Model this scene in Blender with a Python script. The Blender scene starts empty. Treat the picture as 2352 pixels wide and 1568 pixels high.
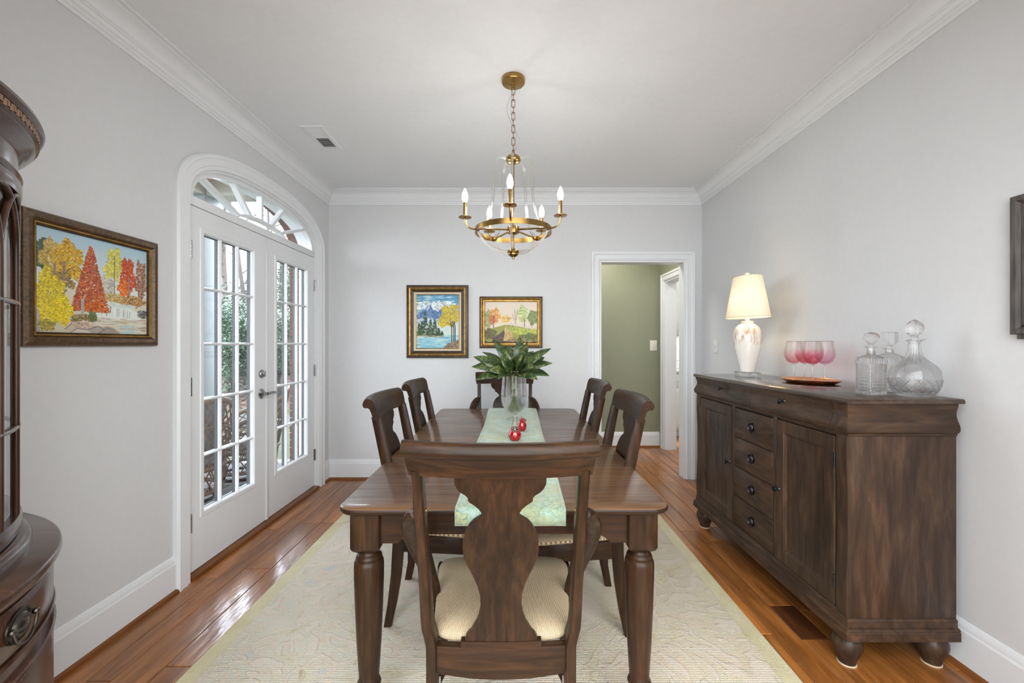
import bpy, bmesh, math, random
import numpy as np
from math import sin, cos, pi, sqrt, atan2
from mathutils import Vector, Matrix, noise as mnoise

random.seed(7)
S = bpy.context.scene
COL = S.collection
F = 980.0            # focal length in pixels of the 2352 px wide frame
ZC = 1.294           # eye height

# ------------------------------------------------------------------ camera
cam = bpy.data.cameras.new('camera')
cam.sensor_fit = 'HORIZONTAL'
cam.sensor_width = 36.0
cam.lens = F / 2352 * 36
cam.shift_x = -3 / 2352
cam.shift_y = 5 / 2352
cam.clip_start = 0.02
camo = bpy.data.objects.new('camera', cam)
COL.objects.link(camo)
camo.location = (0, 0, ZC)
camo.rotation_euler = (pi / 2, 0, 0)
S.camera = camo

# ------------------------------------------------------------------ world, added sun lamp, area lights, exposure
W = bpy.data.worlds.new('overcast_sky')
S.world = W
W.use_nodes = True
wn = W.node_tree.nodes
bg = wn['Background']
bg.inputs[0].default_value = (0.88, 0.94, 1.0, 1)
bg.inputs[1].default_value = 9.0


# added sun lamp: assumed soft cool daylight through the doors onto rug and floor
_sl = bpy.data.lights.new('added_daylight_sun', 'SUN')
_sl.energy = 3.4
_sl.angle = math.radians(24)
_sl.color = (0.80, 0.90, 1.0)
_so = bpy.data.objects.new('added_daylight_sun', _sl)
_so.rotation_euler = Vector((0.66 * cos(math.radians(28)), -0.75 * cos(math.radians(28)), -sin(math.radians(28)))).to_track_quat('-Z', 'Y').to_euler()
_so.location = (-20, 22, 14)
COL.objects.link(_so)


def area(name, loc, rot, sx, sy, power, color=(1, 1, 1)):
    l = bpy.data.lights.new(name, 'AREA')
    l.shape = 'RECTANGLE'
    l.size, l.size_y = sx, sy
    l.energy = power
    l.color = color
    o = bpy.data.objects.new(name, l)
    o.location = loc
    o.rotation_euler = rot
    COL.objects.link(o)
    return o


# unseen fill lights added behind the camera, and assumed lamps in hall and kitchen
area('window_daylight_rear_room', (0.2, -2.9, 1.55), (pi / 2, 0, 0), 5.6, 2.4, 235, (0.95, 0.978, 1.0))
area('ceiling_daylight_rear_room', (0.2, -1.3, 2.68), (0, 0, 0), 4.5, 2.8, 190, (0.96, 0.985, 1.0))
area('assumed_hall_lamp', (1.0, 4.75, 2.66), (0, 0, 0), 0.5, 0.5, 17, (1.0, 0.96, 0.9))
area('assumed_kitchen_lamp', (2.9, 5.0, 2.6), (0, 0, 0), 1.0, 1.0, 17, (1.0, 0.98, 0.95))

S.view_settings.view_transform = 'Standard'
S.view_settings.look = 'None'
S.view_settings.gamma = 1.0
S.view_settings.use_curve_mapping = False
S.view_settings.exposure = 0.2
S.cycles.use_denoising = True
S.cycles.sample_clamp_indirect = 6.0
S.cycles.max_bounces = 10
S.cycles.transparent_max_bounces = 24


# ------------------------------------------------------------------ materials
def lin(c):
    return tuple((x / 12.92 if x <= 0.04045 else ((x + 0.055) / 1.055) ** 2.4) for x in c)


def rgb(r, g, b):
    return lin((r / 255, g / 255, b / 255)) + (1,)


def newmat(name):
    m = bpy.data.materials.new(name)
    m.use_nodes = True
    nt = m.node_tree
    return m, nt, nt.nodes['Principled BSDF']


def node(nt, t, **kw):
    n = nt.nodes.new(t)
    for k, v in kw.items():
        setattr(n, k, v)
    return n


def coords(nt, scale=(1, 1, 1), src='Object', rot=(0, 0, 0)):
    tc = node(nt, 'ShaderNodeTexCoord')
    mp = node(nt, 'ShaderNodeMapping')
    mp.inputs['Scale'].default_value = scale
    mp.inputs['Rotation'].default_value = rot
    nt.links.new(tc.outputs[src], mp.inputs['Vector'])
    return mp.outputs['Vector']


def tex_noise(nt, vec, scale=5, detail=3, rough=0.5, dist=0.0):
    n = node(nt, 'ShaderNodeTexNoise')
    n.inputs['Scale'].default_value = scale
    n.inputs['Detail'].default_value = detail
    n.inputs['Roughness'].default_value = rough
    n.inputs['Distortion'].default_value = dist
    if vec is not None:
        nt.links.new(vec, n.inputs['Vector'])
    return n


def ramp(nt, fac, stops):
    r = node(nt, 'ShaderNodeValToRGB')
    el = r.color_ramp.elements
    while len(el) < len(stops):
        el.new(0.5)
    for e, (p, c) in zip(el, stops):
        e.position = p
        e.color = c
    nt.links.new(fac, r.inputs['Fac'])
    return r.outputs['Color']


def mix(nt, fac, a, b, typ='MIX'):
    n = node(nt, 'ShaderNodeMix', data_type='RGBA', blend_type=typ)
    for sock, v in ((n.inputs[0], fac), (n.inputs[6], a), (n.inputs[7], b)):
        if isinstance(v, (int, float)):
            sock.default_value = v
        elif isinstance(v, tuple):
            sock.default_value = v
        else:
            nt.links.new(v, sock)
    return n.outputs[2]


def bump(nt, height, strength=0.2, dist=0.01):
    b = node(nt, 'ShaderNodeBump')
    b.inputs['Strength'].default_value = strength
    b.inputs['Distance'].default_value = dist
    nt.links.new(height, b.inputs['Height'])
    return b.outputs['Normal']


def plain(name, col, rough=0.5, metal=0.0, nscale=0, var=0.06, bmp=0.0, spec=None, coat=0.0, bdist=0.002):
    m, nt, p = newmat(name)
    p.inputs['Roughness'].default_value = rough
    p.inputs['Metallic'].default_value = metal
    if spec is not None:
        p.inputs['Specular IOR Level'].default_value = spec
    if coat:
        p.inputs['Coat Weight'].default_value = coat
        p.inputs['Coat Roughness'].default_value = 0.1
    n = tex_noise(nt, coords(nt), nscale or 8, 3)
    a = tuple(c * (1 - var) for c in col[:3]) + (1,)
    b = tuple(min(1, c * (1 + var)) for c in col[:3]) + (1,)
    nt.links.new(ramp(nt, n.outputs['Fac'], [(0.3, a), (0.7, b)]), p.inputs['Base Color'])
    if bmp:
        nt.links.new(bump(nt, n.outputs['Fac'], bmp, bdist), p.inputs['Normal'])
    return m


def wood(name, dark, mid, light, axis='z', rough=0.3, fine=60, blotch=3.0, coat=0.15, bmp=0.03, rnd=0.0, stretch=0.07, spec=0.24, und=0.0):
    m, nt, p = newmat(name)
    p.inputs['Roughness'].default_value = rough
    p.inputs['Coat Weight'].default_value = coat
    p.inputs['Coat Roughness'].default_value = 0.12
    p.inputs['Specular IOR Level'].default_value = spec
    sc = [1, 1, 1]
    sc['xyz'.index(axis)] = stretch
    v = coords(nt, tuple(sc))
    if rnd:
        oi = node(nt, 'ShaderNodeObjectInfo')
        ad = node(nt, 'ShaderNodeVectorMath', operation='ADD')
        mu = node(nt, 'ShaderNodeMath', operation='MULTIPLY')
        mu.inputs[1].default_value = 37.0
        nt.links.new(oi.outputs['Random'], mu.inputs[0])
        nt.links.new(v, ad.inputs[0])
        nt.links.new(mu.outputs[0], ad.inputs[1])
        v = ad.outputs[0]
    g = tex_noise(nt, v, fine, 6, 0.62, 0.6)
    sc2 = [1, 1, 1]
    sc2['xyz'.index(axis)] = 0.35
    bl = tex_noise(nt, coords(nt, tuple(sc2)), blotch, 3, 0.55, 0.3)
    c1 = ramp(nt, g.outputs['Fac'], [(0.28, dark), (0.5, mid), (0.75, light)])
    c2 = ramp(nt, bl.outputs['Fac'], [(0.3, (0.62, 0.62, 0.62, 1)), (0.55, (1, 1, 1, 1)), (0.75, (1.35, 1.25, 1.15, 1))])
    c = mix(nt, 1.0, c1, c2, 'MULTIPLY')
    if rnd:
        hs = node(nt, 'ShaderNodeHueSaturation')
        mr = node(nt, 'ShaderNodeMapRange')
        mr.inputs[3].default_value = 1 - rnd
        mr.inputs[4].default_value = 1 + rnd
        nt.links.new(oi.outputs['Random'], mr.inputs[0])
        nt.links.new(mr.outputs[0], hs.inputs['Value'])
        nt.links.new(c, hs.inputs['Color'])
        c = hs.outputs['Color']
    nt.links.new(c, p.inputs['Base Color'])
    rr = ramp(nt, g.outputs['Fac'], [(0.3, (rough * 1.25,) * 3 + (1,)), (0.7, (rough * 0.85,) * 3 + (1,))])
    nt.links.new(rr, p.inputs['Roughness'])
    b1 = node(nt, 'ShaderNodeBump')
    b1.inputs['Strength'].default_value = bmp * 4
    b1.inputs['Distance'].default_value = 0.0015
    nt.links.new(g.outputs['Fac'], b1.inputs['Height'])
    if und:     # hand-scraped undulation
        sc3 = [1, 1, 1]
        sc3['xyz'.index(axis)] = 0.22
        u = tex_noise(nt, coords(nt, tuple(sc3), 'Object'), 38, 2, 0.5, 0.4)
        b2 = node(nt, 'ShaderNodeBump')
        b2.inputs['Strength'].default_value = und
        b2.inputs['Distance'].default_value = 0.004
        nt.links.new(u.outputs['Fac'], b2.inputs['Height'])
        nt.links.new(b2.outputs['Normal'], b1.inputs['Normal'])
        nt.links.new(b1.outputs['Normal'], p.inputs['Coat Normal'])
    nt.links.new(b1.outputs['Normal'], p.inputs['Normal'])
    return m


def glass(name, tint=(1, 1, 1, 1), clear=0.35, rough=0.0, ior=1.46):
    m, nt, p = newmat(name)
    out = nt.nodes['Material Output']
    p.inputs['Base Color'].default_value = tint
    p.inputs['Transmission Weight'].default_value = 1.0
    p.inputs['Roughness'].default_value = rough
    p.inputs['IOR'].default_value = ior
    tr = node(nt, 'ShaderNodeBsdfTransparent')
    tr.inputs[0].default_value = tint
    mx = node(nt, 'ShaderNodeMixShader')
    mx.inputs[0].default_value = clear
    nt.links.new(p.outputs[0], mx.inputs[1])
    nt.links.new(tr.outputs[0], mx.inputs[2])
    nt.links.new(mx.outputs[0], out.inputs['Surface'])
    return m


def pane_glass(name, tint=(0.96, 0.98, 1.0, 1), refl=1.0):
    m, nt, p = newmat(name)
    out = nt.nodes['Material Output']
    nt.nodes.remove(p)
    tr = node(nt, 'ShaderNodeBsdfTransparent')
    tr.inputs[0].default_value = tint
    gl = node(nt, 'ShaderNodeBsdfGlossy')
    gl.inputs['Roughness'].default_value = 0.01
    lw = node(nt, 'ShaderNodeLayerWeight')
    lw.inputs['Blend'].default_value = 0.5
    pw = node(nt, 'ShaderNodeMath', operation='POWER')
    pw.inputs[1].default_value = 4.0
    nt.links.new(lw.outputs['Facing'], pw.inputs[0])
    mu = node(nt, 'ShaderNodeMath', operation='MULTIPLY_ADD')
    mu.inputs[1].default_value = 0.7 * refl
    mu.inputs[2].default_value = 0.03 * refl
    nt.links.new(pw.outputs[0], mu.inputs[0])
    mx = node(nt, 'ShaderNodeMixShader')
    nt.links.new(mu.outputs[0], mx.inputs[0])
    nt.links.new(tr.outputs[0], mx.inputs[1])
    nt.links.new(gl.outputs[0], mx.inputs[2])
    nt.links.new(mx.outputs[0], out.inputs['Surface'])
    return m


def emit(name, col, strength):
    m, nt, p = newmat(name)
    p.inputs['Base Color'].default_value = col
    p.inputs['Emission Color'].default_value = col
    p.inputs['Emission Strength'].default_value = strength
    return m


M = {}
M['wall'] = plain('grey_wall_paint', (0.645, 0.650, 0.656, 1), 0.6, nscale=30, var=0.015, bmp=0.05)
M['ceiling'] = plain('ceiling_paint', (0.80, 0.815, 0.83, 1), 0.7, nscale=30, var=0.015, bmp=0.05)
M['trim'] = plain('white_trim_paint', (0.765, 0.780, 0.795, 1), 0.35, nscale=20, var=0.01)
M['green'] = plain('sage_green_wall_paint', (0.25, 0.262, 0.175, 1), 0.6, nscale=30, var=0.02, bmp=0.05)
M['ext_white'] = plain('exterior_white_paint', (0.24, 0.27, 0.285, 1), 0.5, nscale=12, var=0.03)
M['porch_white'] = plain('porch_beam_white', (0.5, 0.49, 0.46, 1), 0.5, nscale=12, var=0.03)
M['porch_tan'] = plain('porch_ceiling_board', rgb(226, 190, 156), 0.6, nscale=12, var=0.06)
D = rgb
for ax in 'xyz':
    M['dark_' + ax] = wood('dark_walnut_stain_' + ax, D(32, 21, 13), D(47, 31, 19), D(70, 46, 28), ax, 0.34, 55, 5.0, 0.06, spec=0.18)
    M['side_' + ax] = wood('weathered_brown_stain_' + ax, D(46, 34, 26), D(64, 48, 37), D(88, 67, 51), ax, 0.38, 32, 6.0, 0.08, stretch=0.16)
    M['mahog_' + ax] = wood('polished_mahogany_' + ax, D(48, 29, 21), D(70, 45, 33), D(90, 60, 45), ax, 0.2, 40, 3.0, 0.35)
M['side_top'] = wood('polished_brown_sideboard_top', D(46, 33, 26), D(64, 48, 37), D(84, 64, 50), 'y', 0.22, 32, 6.0, 0.8, stretch=0.16)
M['tabletop'] = wood('dark_table_top', D(80, 55, 36), D(104, 74, 50), D(122, 90, 63), 'x', 0.36, 50, 3.0, 0.35, 0.01)
M['plank'] = wood('hickory_floor_plank', D(110, 64, 27), D(156, 97, 45), D(186, 123, 62), 'y', 0.32, 26, 4.0, 0.45, 0.05, rnd=0.2, stretch=0.09, spec=0.45, und=0.35)
M['plank_dark'] = wood('dark_knot_plank', D(58, 32, 18), D(84, 48, 26), D(112, 68, 36), 'y', 0.32, 26, 4.0, 0.4, 0.05, stretch=0.09)
M['shoe'] = wood('stained_shoe_mould', D(100, 60, 30), D(130, 80, 42), D(150, 96, 54), 'y', 0.35, 40)
M['groove'] = plain('dark_floor_gap', rgb(50, 28, 14), 0.8)
M['brass'] = plain('antique_brass', (0.37, 0.225, 0.075, 1), 0.26, 1.0, nscale=40, var=0.08)
M['brass_dark'] = plain('aged_brass_pull', (0.10, 0.09, 0.075, 1), 0.35, 1.0, nscale=60, var=0.3)
M['nickel'] = plain('satin_nickel', (0.36, 0.36, 0.37, 1), 0.22, 1.0, nscale=40, var=0.05)
M['pewter'] = plain('black_nickel_knob', (0.06, 0.06, 0.066, 1), 0.28, 1.0, nscale=60, var=0.15)
M['black'] = plain('black_metal', (0.01, 0.01, 0.01, 1), 0.35, 0.4)
M['dark_hole'] = plain('duct_dark', (0.03, 0.03, 0.03, 1), 0.8)
M['glass'] = glass('clear_crystal', (1, 1, 1, 1), 0.3)
M['vase_glass'] = glass('clear_vase_glass', (1, 1, 1, 1), 0.6)
M['tube_glass'] = glass('clear_glass_tube', (1.0, 0.985, 0.95, 1), 0.1)
M['pane'] = pane_glass('window_glass')
M['cab_pane'] = pane_glass('cabinet_glass', (0.97, 0.97, 0.95, 1), 1.3)
M['acrylic'] = glass('clear_acrylic', (0.98, 0.99, 1, 1), 0.3)
M['bulb'] = emit('lit_bulb', (1.0, 0.988, 0.965, 1), 145)
M['lamp_bulb'] = emit('lit_lamp_bulb', (1.0, 0.86, 0.66, 1), 70)
M['copper'] = plain('hammered_copper', (0.78, 0.36, 0.20, 1), 0.22, 1.0, nscale=120, var=0.12, bmp=0.25)
M['plate'] = plain('white_plastic', (0.74, 0.74, 0.735, 1), 0.35)
M['outer_bar'] = plain('dark_exterior_glazing_bar', (0.035, 0.038, 0.045, 1), 0.4)
M['almond'] = plain('almond_plastic', (0.72, 0.70, 0.60, 1), 0.35)
M['cabinet_white'] = plain('white_cabinet_paint', (0.74, 0.74, 0.735, 1), 0.3)
M['tile'] = plain('white_gloss_tile', (0.82, 0.82, 0.80, 1), 0.12, nscale=4, var=0.03)
M['counter'] = plain('pale_quartz', (0.75, 0.75, 0.74, 1), 0.2, nscale=50)
M['fret'] = plain('pale_inlay_wood', rgb(136, 104, 80), 0.3, nscale=40)
M['cream'] = plain('cream_cabinet_back', rgb(206, 190, 158), 0.55, nscale=6)
M['cord'] = plain('grey_cord', (0.25, 0.25, 0.26, 1), 0.5)
M['canvas_edge'] = plain('linen_liner', rgb(205, 190, 165), 0.8, nscale=200, bmp=0.2)


def shade_mat():
    m, nt, p = newmat('ivory_linen_shade')
    out = nt.nodes['Material Output']
    w = node(nt, 'ShaderNodeTexWave', wave_type='BANDS', bands_direction='Z')
    w.inputs['Scale'].default_value = 260
    w.inputs['Distortion'].default_value = 0.6
    nt.links.new(coords(nt), w.inputs['Vector'])
    c = ramp(nt, w.outputs['Fac'], [(0, rgb(232, 218, 190)), (1, rgb(246, 236, 214))])
    nt.links.new(c, p.inputs['Base Color'])
    p.inputs['Roughness'].default_value = 0.8
    t = node(nt, 'ShaderNodeBsdfTranslucent')
    nt.links.new(c, t.inputs[0])
    mx = node(nt, 'ShaderNodeMixShader')
    mx.inputs[0].default_value = 0.10
    nt.links.new(p.outputs[0], mx.inputs[1])
    nt.links.new(t.outputs[0], mx.inputs[2])
    nt.links.new(mx.outputs[0], out.inputs['Surface'])
    return m


M['shade'] = shade_mat()


def lamp_ceramic():
    m, nt, p = newmat('cream_ceramic_with_amber_feathering')
    p.inputs['Roughness'].default_value = 0.12
    p.inputs['Coat Weight'].default_value = 0.6
    v = coords(nt, (1, 1, 0.16))
    n = tex_noise(nt, v, 42, 4, 0.6, 0.5)
    f = ramp(nt, n.outputs['Fac'], [(0.42, (0, 0, 0, 1)), (0.55, (1, 1, 1, 1))])
    tc = node(nt, 'ShaderNodeTexCoord')
    sp = node(nt, 'ShaderNodeSeparateXYZ')
    nt.links.new(tc.outputs['Object'], sp.inputs[0])
    n2 = tex_noise(nt, coords(nt, (1, 1, 0.5)), 9, 2)
    ad = node(nt, 'ShaderNodeMath', operation='MULTIPLY_ADD')
    ad.inputs[1].default_value = 0.22
    nt.links.new(n2.outputs['Fac'], ad.inputs[0])
    nt.links.new(sp.outputs[2], ad.inputs[2])
    band = ramp(nt, ad.outputs[0], [(0.305, (0, 0, 0, 1)), (0.35, (1, 1, 1, 1)), (0.46, (0.25, 0.25, 0.25, 1))])
    fac = mix(nt, 1.0, f, band, 'MULTIPLY')
    nt.links.new(mix(nt, fac, rgb(236, 230, 220), rgb(176, 124, 78)), p.inputs['Base Color'])
    return m


M['ceramic'] = lamp_ceramic()


def seat_fabric():
    m, nt, p = newmat('ribbed_cream_seat_fabric')
    p.inputs['Roughness'].default_value = 0.9
    w = node(nt, 'ShaderNodeTexWave', wave_type='BANDS', bands_direction='X')
    w.inputs['Scale'].default_value = 100
    w.inputs['Distortion'].default_value = 1.2
    w.inputs['Detail'].default_value = 2
    w.inputs['Detail Scale'].default_value = 6
    nt.links.new(coords(nt, (1, 0.3, 1)), w.inputs['Vector'])
    c = ramp(nt, w.outputs['Fac'], [(0.1, rgb(120, 98, 72)), (0.55, rgb(192, 172, 140)), (1, rgb(206, 188, 156))])
    nt.links.new(c, p.inputs['Base Color'])
    nt.links.new(bump(nt, w.outputs['Fac'], 0.5, 0.002), p.inputs['Normal'])
    return m


M['seat'] = seat_fabric()


def runner_mat():
    m, nt, p = newmat('pale_green_brocade')
    p.inputs['Roughness'].default_value = 0.55
    p.inputs['Sheen Weight'].default_value = 0.3
    v = coords(nt)
    vo = node(nt, 'ShaderNodeTexVoronoi', feature='SMOOTH_F1')
    vo.inputs['Scale'].default_value = 26
    n = tex_noise(nt, v, 30, 3, 0.6, 1.5)
    ad = mix(nt, 0.14, v, n.outputs['Color'])
    nt.links.new(ad, vo.inputs['Vector'])
    c = ramp(nt, vo.outputs['Distance'], [(0.12, rgb(192, 200, 160)), (0.30, rgb(172, 186, 146)), (0.36, rgb(120, 142, 116)), (0.42, rgb(150, 180, 160)), (0.60, rgb(172, 198, 182))])
    n2 = tex_noise(nt, v, 9, 2)
    c = mix(nt, ramp(nt, n2.outputs['Fac'], [(0.45, (0, 0, 0, 1)), (0.65, (0.7, 0.7, 0.7, 1))]), c, rgb(172, 174, 122))
    nt.links.new(c, p.inputs['Base Color'])
    nt.links.new(bump(nt, vo.outputs['Distance'], 0.35, 0.004), p.inputs['Normal'])
    return m


M['runner'] = runner_mat()


def rug_mat(name, border):
    m, nt, p = newmat(name)
    p.inputs['Roughness'].default_value = 0.95
    p.inputs['Sheen Weight'].default_value = 0.2
    v = coords(nt)
    w = node(nt, 'ShaderNodeTexWave', wave_type='BANDS', bands_direction='Y')
    w.inputs['Scale'].default_value = 34
    w.inputs['Distortion'].default_value = 3.4
    w.inputs['Detail'].default_value = 3
    w.inputs['Detail Scale'].default_value = 5
    nt.links.new(v, w.inputs['Vector'])
    n0 = tex_noise(nt, v, 3.4, 5, 0.62, 2.4)
    n1 = tex_noise(nt, v, 170, 2, 0.6)
    if border:
        base = ramp(nt, n0.outputs['Fac'], [(0.3, rgb(194, 182, 136)), (0.7, rgb(212, 202, 164))])
    else:
        base = ramp(nt, n0.outputs['Fac'], [(0.30, rgb(172, 150, 112)), (0.40, rgb(212, 200, 172)), (0.50, rgb(208, 203, 188)), (0.58, rgb(218, 196, 172)), (0.70, rgb(180, 192, 198))])
        sp = node(nt, 'ShaderNodeSeparateXYZ')
        nt.links.new(v, sp.inputs[0])
        e = ramp(nt, sp.outputs[0], [(0.0, (0, 0, 0, 1)), (1.0, (1, 1, 1, 1))])
        base = mix(nt, mix(nt, 1.0, e, (0.35, 0.35, 0.35, 1), 'MULTIPLY'), base, rgb(216, 196, 144))  # daylight's cool-to-warm shift across the rug, painted into the base colour
    c = mix(nt, 0.0 if border else 0.14, base, ramp(nt, w.outputs['Fac'], [(0, rgb(136, 122, 96)), (0.6, rgb(222, 214, 194))]))
    c = mix(nt, 0.16, c, ramp(nt, n1.outputs['Fac'], [(0.3, rgb(110, 100, 82)), (0.7, rgb(220, 214, 198))]))
    # carved flowing stems and petals: thin tan outlines at several levels of a swirling field, filled shapes between
    n3 = tex_noise(nt, v, 1.9, 2, 0.5, 2.8)
    K0, K1 = (0, 0, 0, 1), (1, 1, 1, 1)
    st = ramp(nt, n3.outputs['Fac'], [(0.385, K0), (0.402, K1), (0.415, K0), (0.490, K0), (0.507, K1), (0.522, K0), (0.552, K0), (0.567, K1), (0.582, K0)])
    fill = ramp(nt, n3.outputs['Fac'], [(0.395, K1), (0.402, K0), (0.505, K0), (0.509, K1), (0.565, K1), (0.570, K0)])
    if not border:
        c = mix(nt, mix(nt, 1.0, fill, (0.6, 0.6, 0.6, 1), 'MULTIPLY'), c, rgb(214, 200, 184))
        c = mix(nt, mix(nt, 1.0, st, (0.22, 0.22, 0.22, 1), 'MULTIPLY'), c, rgb(176, 150, 114))
    nt.links.new(c, p.inputs['Base Color'])
    h = mix(nt, 1.0 if border else 0.66, w.outputs['Color'], n1.outputs['Color'])
    if not border:
        h = mix(nt, 0.55, h, fill, 'ADD')
    nt.links.new(bump(nt, h, 0.75, 0.006), p.inputs['Normal'])
    return m


M['rug'] = rug_mat('cream_tufted_rug_field', False)
M['rug_border'] = rug_mat('olive_cream_rug_border', True)


def frame_mat(name, dark, light, scale, axis_stretch=(1, 1, 1), metal=0.35, rough=0.4):
    m, nt, p = newmat(name)
    p.inputs['Roughness'].default_value = rough
    p.inputs['Metallic'].default_value = metal
    n = tex_noise(nt, coords(nt, axis_stretch), scale, 4)
    nt.links.new(ramp(nt, n.outputs['Fac'], [(0.3, dark), (0.7, light)]), p.inputs['Base Color'])
    nt.links.new(bump(nt, n.outputs['Fac'], 0.35, 0.003), p.inputs['Normal'])
    return m


M['bronze_frame'] = frame_mat('bronze_ribbed_frame', rgb(70, 52, 36), rgb(108, 84, 58), 90, (1, 1, 1))
M['gold_frame'] = frame_mat('gilt_frame', rgb(132, 98, 46), rgb(182, 144, 80), 30, metal=0.7, rough=0.33)
M['dark_frame'] = frame_mat('dark_brown_frame', rgb(44, 32, 20), rgb(70, 52, 34), 30, metal=0.1)
M['black_frame'] = frame_mat('charcoal_grained_frame', rgb(40, 36, 34), rgb(92, 84, 78), 70, (1, 1, 0.1), 0.0, 0.55)


def paint_mat():
    m, nt, p = newmat('oil_paint')
    a = node(nt, 'ShaderNodeVertexColor')
    a.layer_name = 'paint'
    nt.links.new(a.outputs[0], p.inputs['Base Color'])
    p.inputs['Roughness'].default_value = 0.5
    n = tex_noise(nt, coords(nt), 160, 3)
    nt.links.new(bump(nt, n.outputs['Fac'], 0.3, 0.002), p.inputs['Normal'])
    return m


M['paint'] = paint_mat()


def leaf_mat():
    m, nt, p = newmat('spotted_green_leaf')
    p.inputs['Roughness'].default_value = 0.32
    v = coords(nt)
    vo = node(nt, 'ShaderNodeTexVoronoi')
    vo.inputs['Scale'].default_value = 150
    nt.links.new(v, vo.inputs['Vector'])
    n = tex_noise(nt, v, 25, 2)
    spot = ramp(nt, vo.outputs['Distance'], [(0.22, (1, 1, 1, 1)), (0.4, (0, 0, 0, 1))])
    msk = ramp(nt, n.outputs['Fac'], [(0.45, (0, 0, 0, 1)), (0.58, (1, 1, 1, 1))])
    g = ramp(nt, n.outputs['Fac'], [(0.3, rgb(34, 54, 28)), (0.7, rgb(58, 84, 42))])
    nt.links.new(mix(nt, mix(nt, 1.0, spot, msk, 'MULTIPLY'), g, rgb(196, 190, 96)), p.inputs['Base Color'])
    return m


M['leaf'] = leaf_mat()
M['stem'] = plain('green_stem', rgb(96, 104, 52), 0.5, nscale=40)
M['water'] = glass('water', (0.97, 1, 0.99, 1), 0.5, 0, 1.33)
M['red_glass'] = glass('red_art_glass', (0.75, 0.015, 0.03, 1), 0.1, 0.02)
M['red_core'] = plain('ruby_speckled_glass', rgb(150, 8, 20), 0.08, nscale=90, var=0.45, coat=1.0)
M['face_spec'] = plain('speckled_glass_face', rgb(120, 90, 78), 0.15, nscale=160, var=0.7, coat=0.8)


def wine_mat(name, low, high):
    m, nt, p = newmat(name)
    out = nt.nodes['Material Output']
    tc = node(nt, 'ShaderNodeTexCoord')
    sp = node(nt, 'ShaderNodeSeparateXYZ')
    nt.links.new(tc.outputs['Object'], sp.inputs[0])
    c = ramp(nt, sp.outputs[2], [(0.095, (1, 1, 1, 1)), (0.105, low), (0.135, high), (0.185, (1, 0.985, 0.985, 1))])
    nt.links.new(c, p.inputs['Base Color'])
    p.inputs['Transmission Weight'].default_value = 1.0
    p.inputs['Roughness'].default_value = 0.0
    p.inputs['IOR'].default_value = 1.4
    tr = node(nt, 'ShaderNodeBsdfTransparent')
    nt.links.new(c, tr.inputs[0])
    mx = node(nt, 'ShaderNodeMixShader')
    mx.inputs[0].default_value = 0.72
    nt.links.new(p.outputs[0], mx.inputs[1])
    nt.links.new(tr.outputs[0], mx.inputs[2])
    nt.links.new(mx.outputs[0], out.inputs['Surface'])
    return m


M['wine_rose'] = wine_mat('rose_ombre_glass', rgb(252, 222, 226), rgb(253, 236, 238))
M['wine_deep'] = wine_mat('deep_pink_ombre_glass', rgb(249, 203, 216), rgb(252, 226, 232))
M['wine_pale'] = wine_mat('pale_lilac_ombre_glass', rgb(250, 228, 240), rgb(252, 238, 246))
M['brick'] = plain('red_brown_brick', rgb(106, 70, 57), 0.85, nscale=25, var=0.3, bmp=0.4)
M['mortar'] = plain('pale_mortar', rgb(120, 115, 108), 0.9, nscale=60, bmp=0.4)
M['paver'] = plain('grey_patio_paver', rgb(68, 67, 66), 0.85, nscale=8, var=0.22, bmp=0.4)
M['lawn'] = plain('winter_lawn', rgb(55, 62, 30), 0.9, nscale=14, var=0.35, bmp=0.6, bdist=0.03)
M['walk'] = plain('concrete_walk', rgb(60, 63, 65), 0.85, nscale=8, var=0.08)
M['litter_soil'] = plain('leaf_litter_bank', rgb(87, 68, 57), 0.9, nscale=12, var=0.35, bmp=0.6, bdist=0.03)
M['dry_leaf'] = plain('dry_fallen_leaf', rgb(91, 74, 62), 0.9, nscale=3, var=0.35)
M['holly'] = plain('glossy_holly_leaf', rgb(84, 104, 82), 0.3, nscale=9, var=0.6)
M['ever'] = plain('evergreen_needles', rgb(88, 102, 84), 0.7, nscale=7, var=0.55)
M['bark'] = plain('grey_bark', rgb(84, 78, 74), 0.9, nscale=20, var=0.3, bmp=0.5)
M['wicker'] = plain('brown_wicker', rgb(104, 84, 66), 0.6, nscale=80, var=0.25, bmp=0.4)
M['cushion'] = plain('off_white_cushion', rgb(127, 126, 122), 0.9, nscale=60, var=0.03, bmp=0.1)


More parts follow.
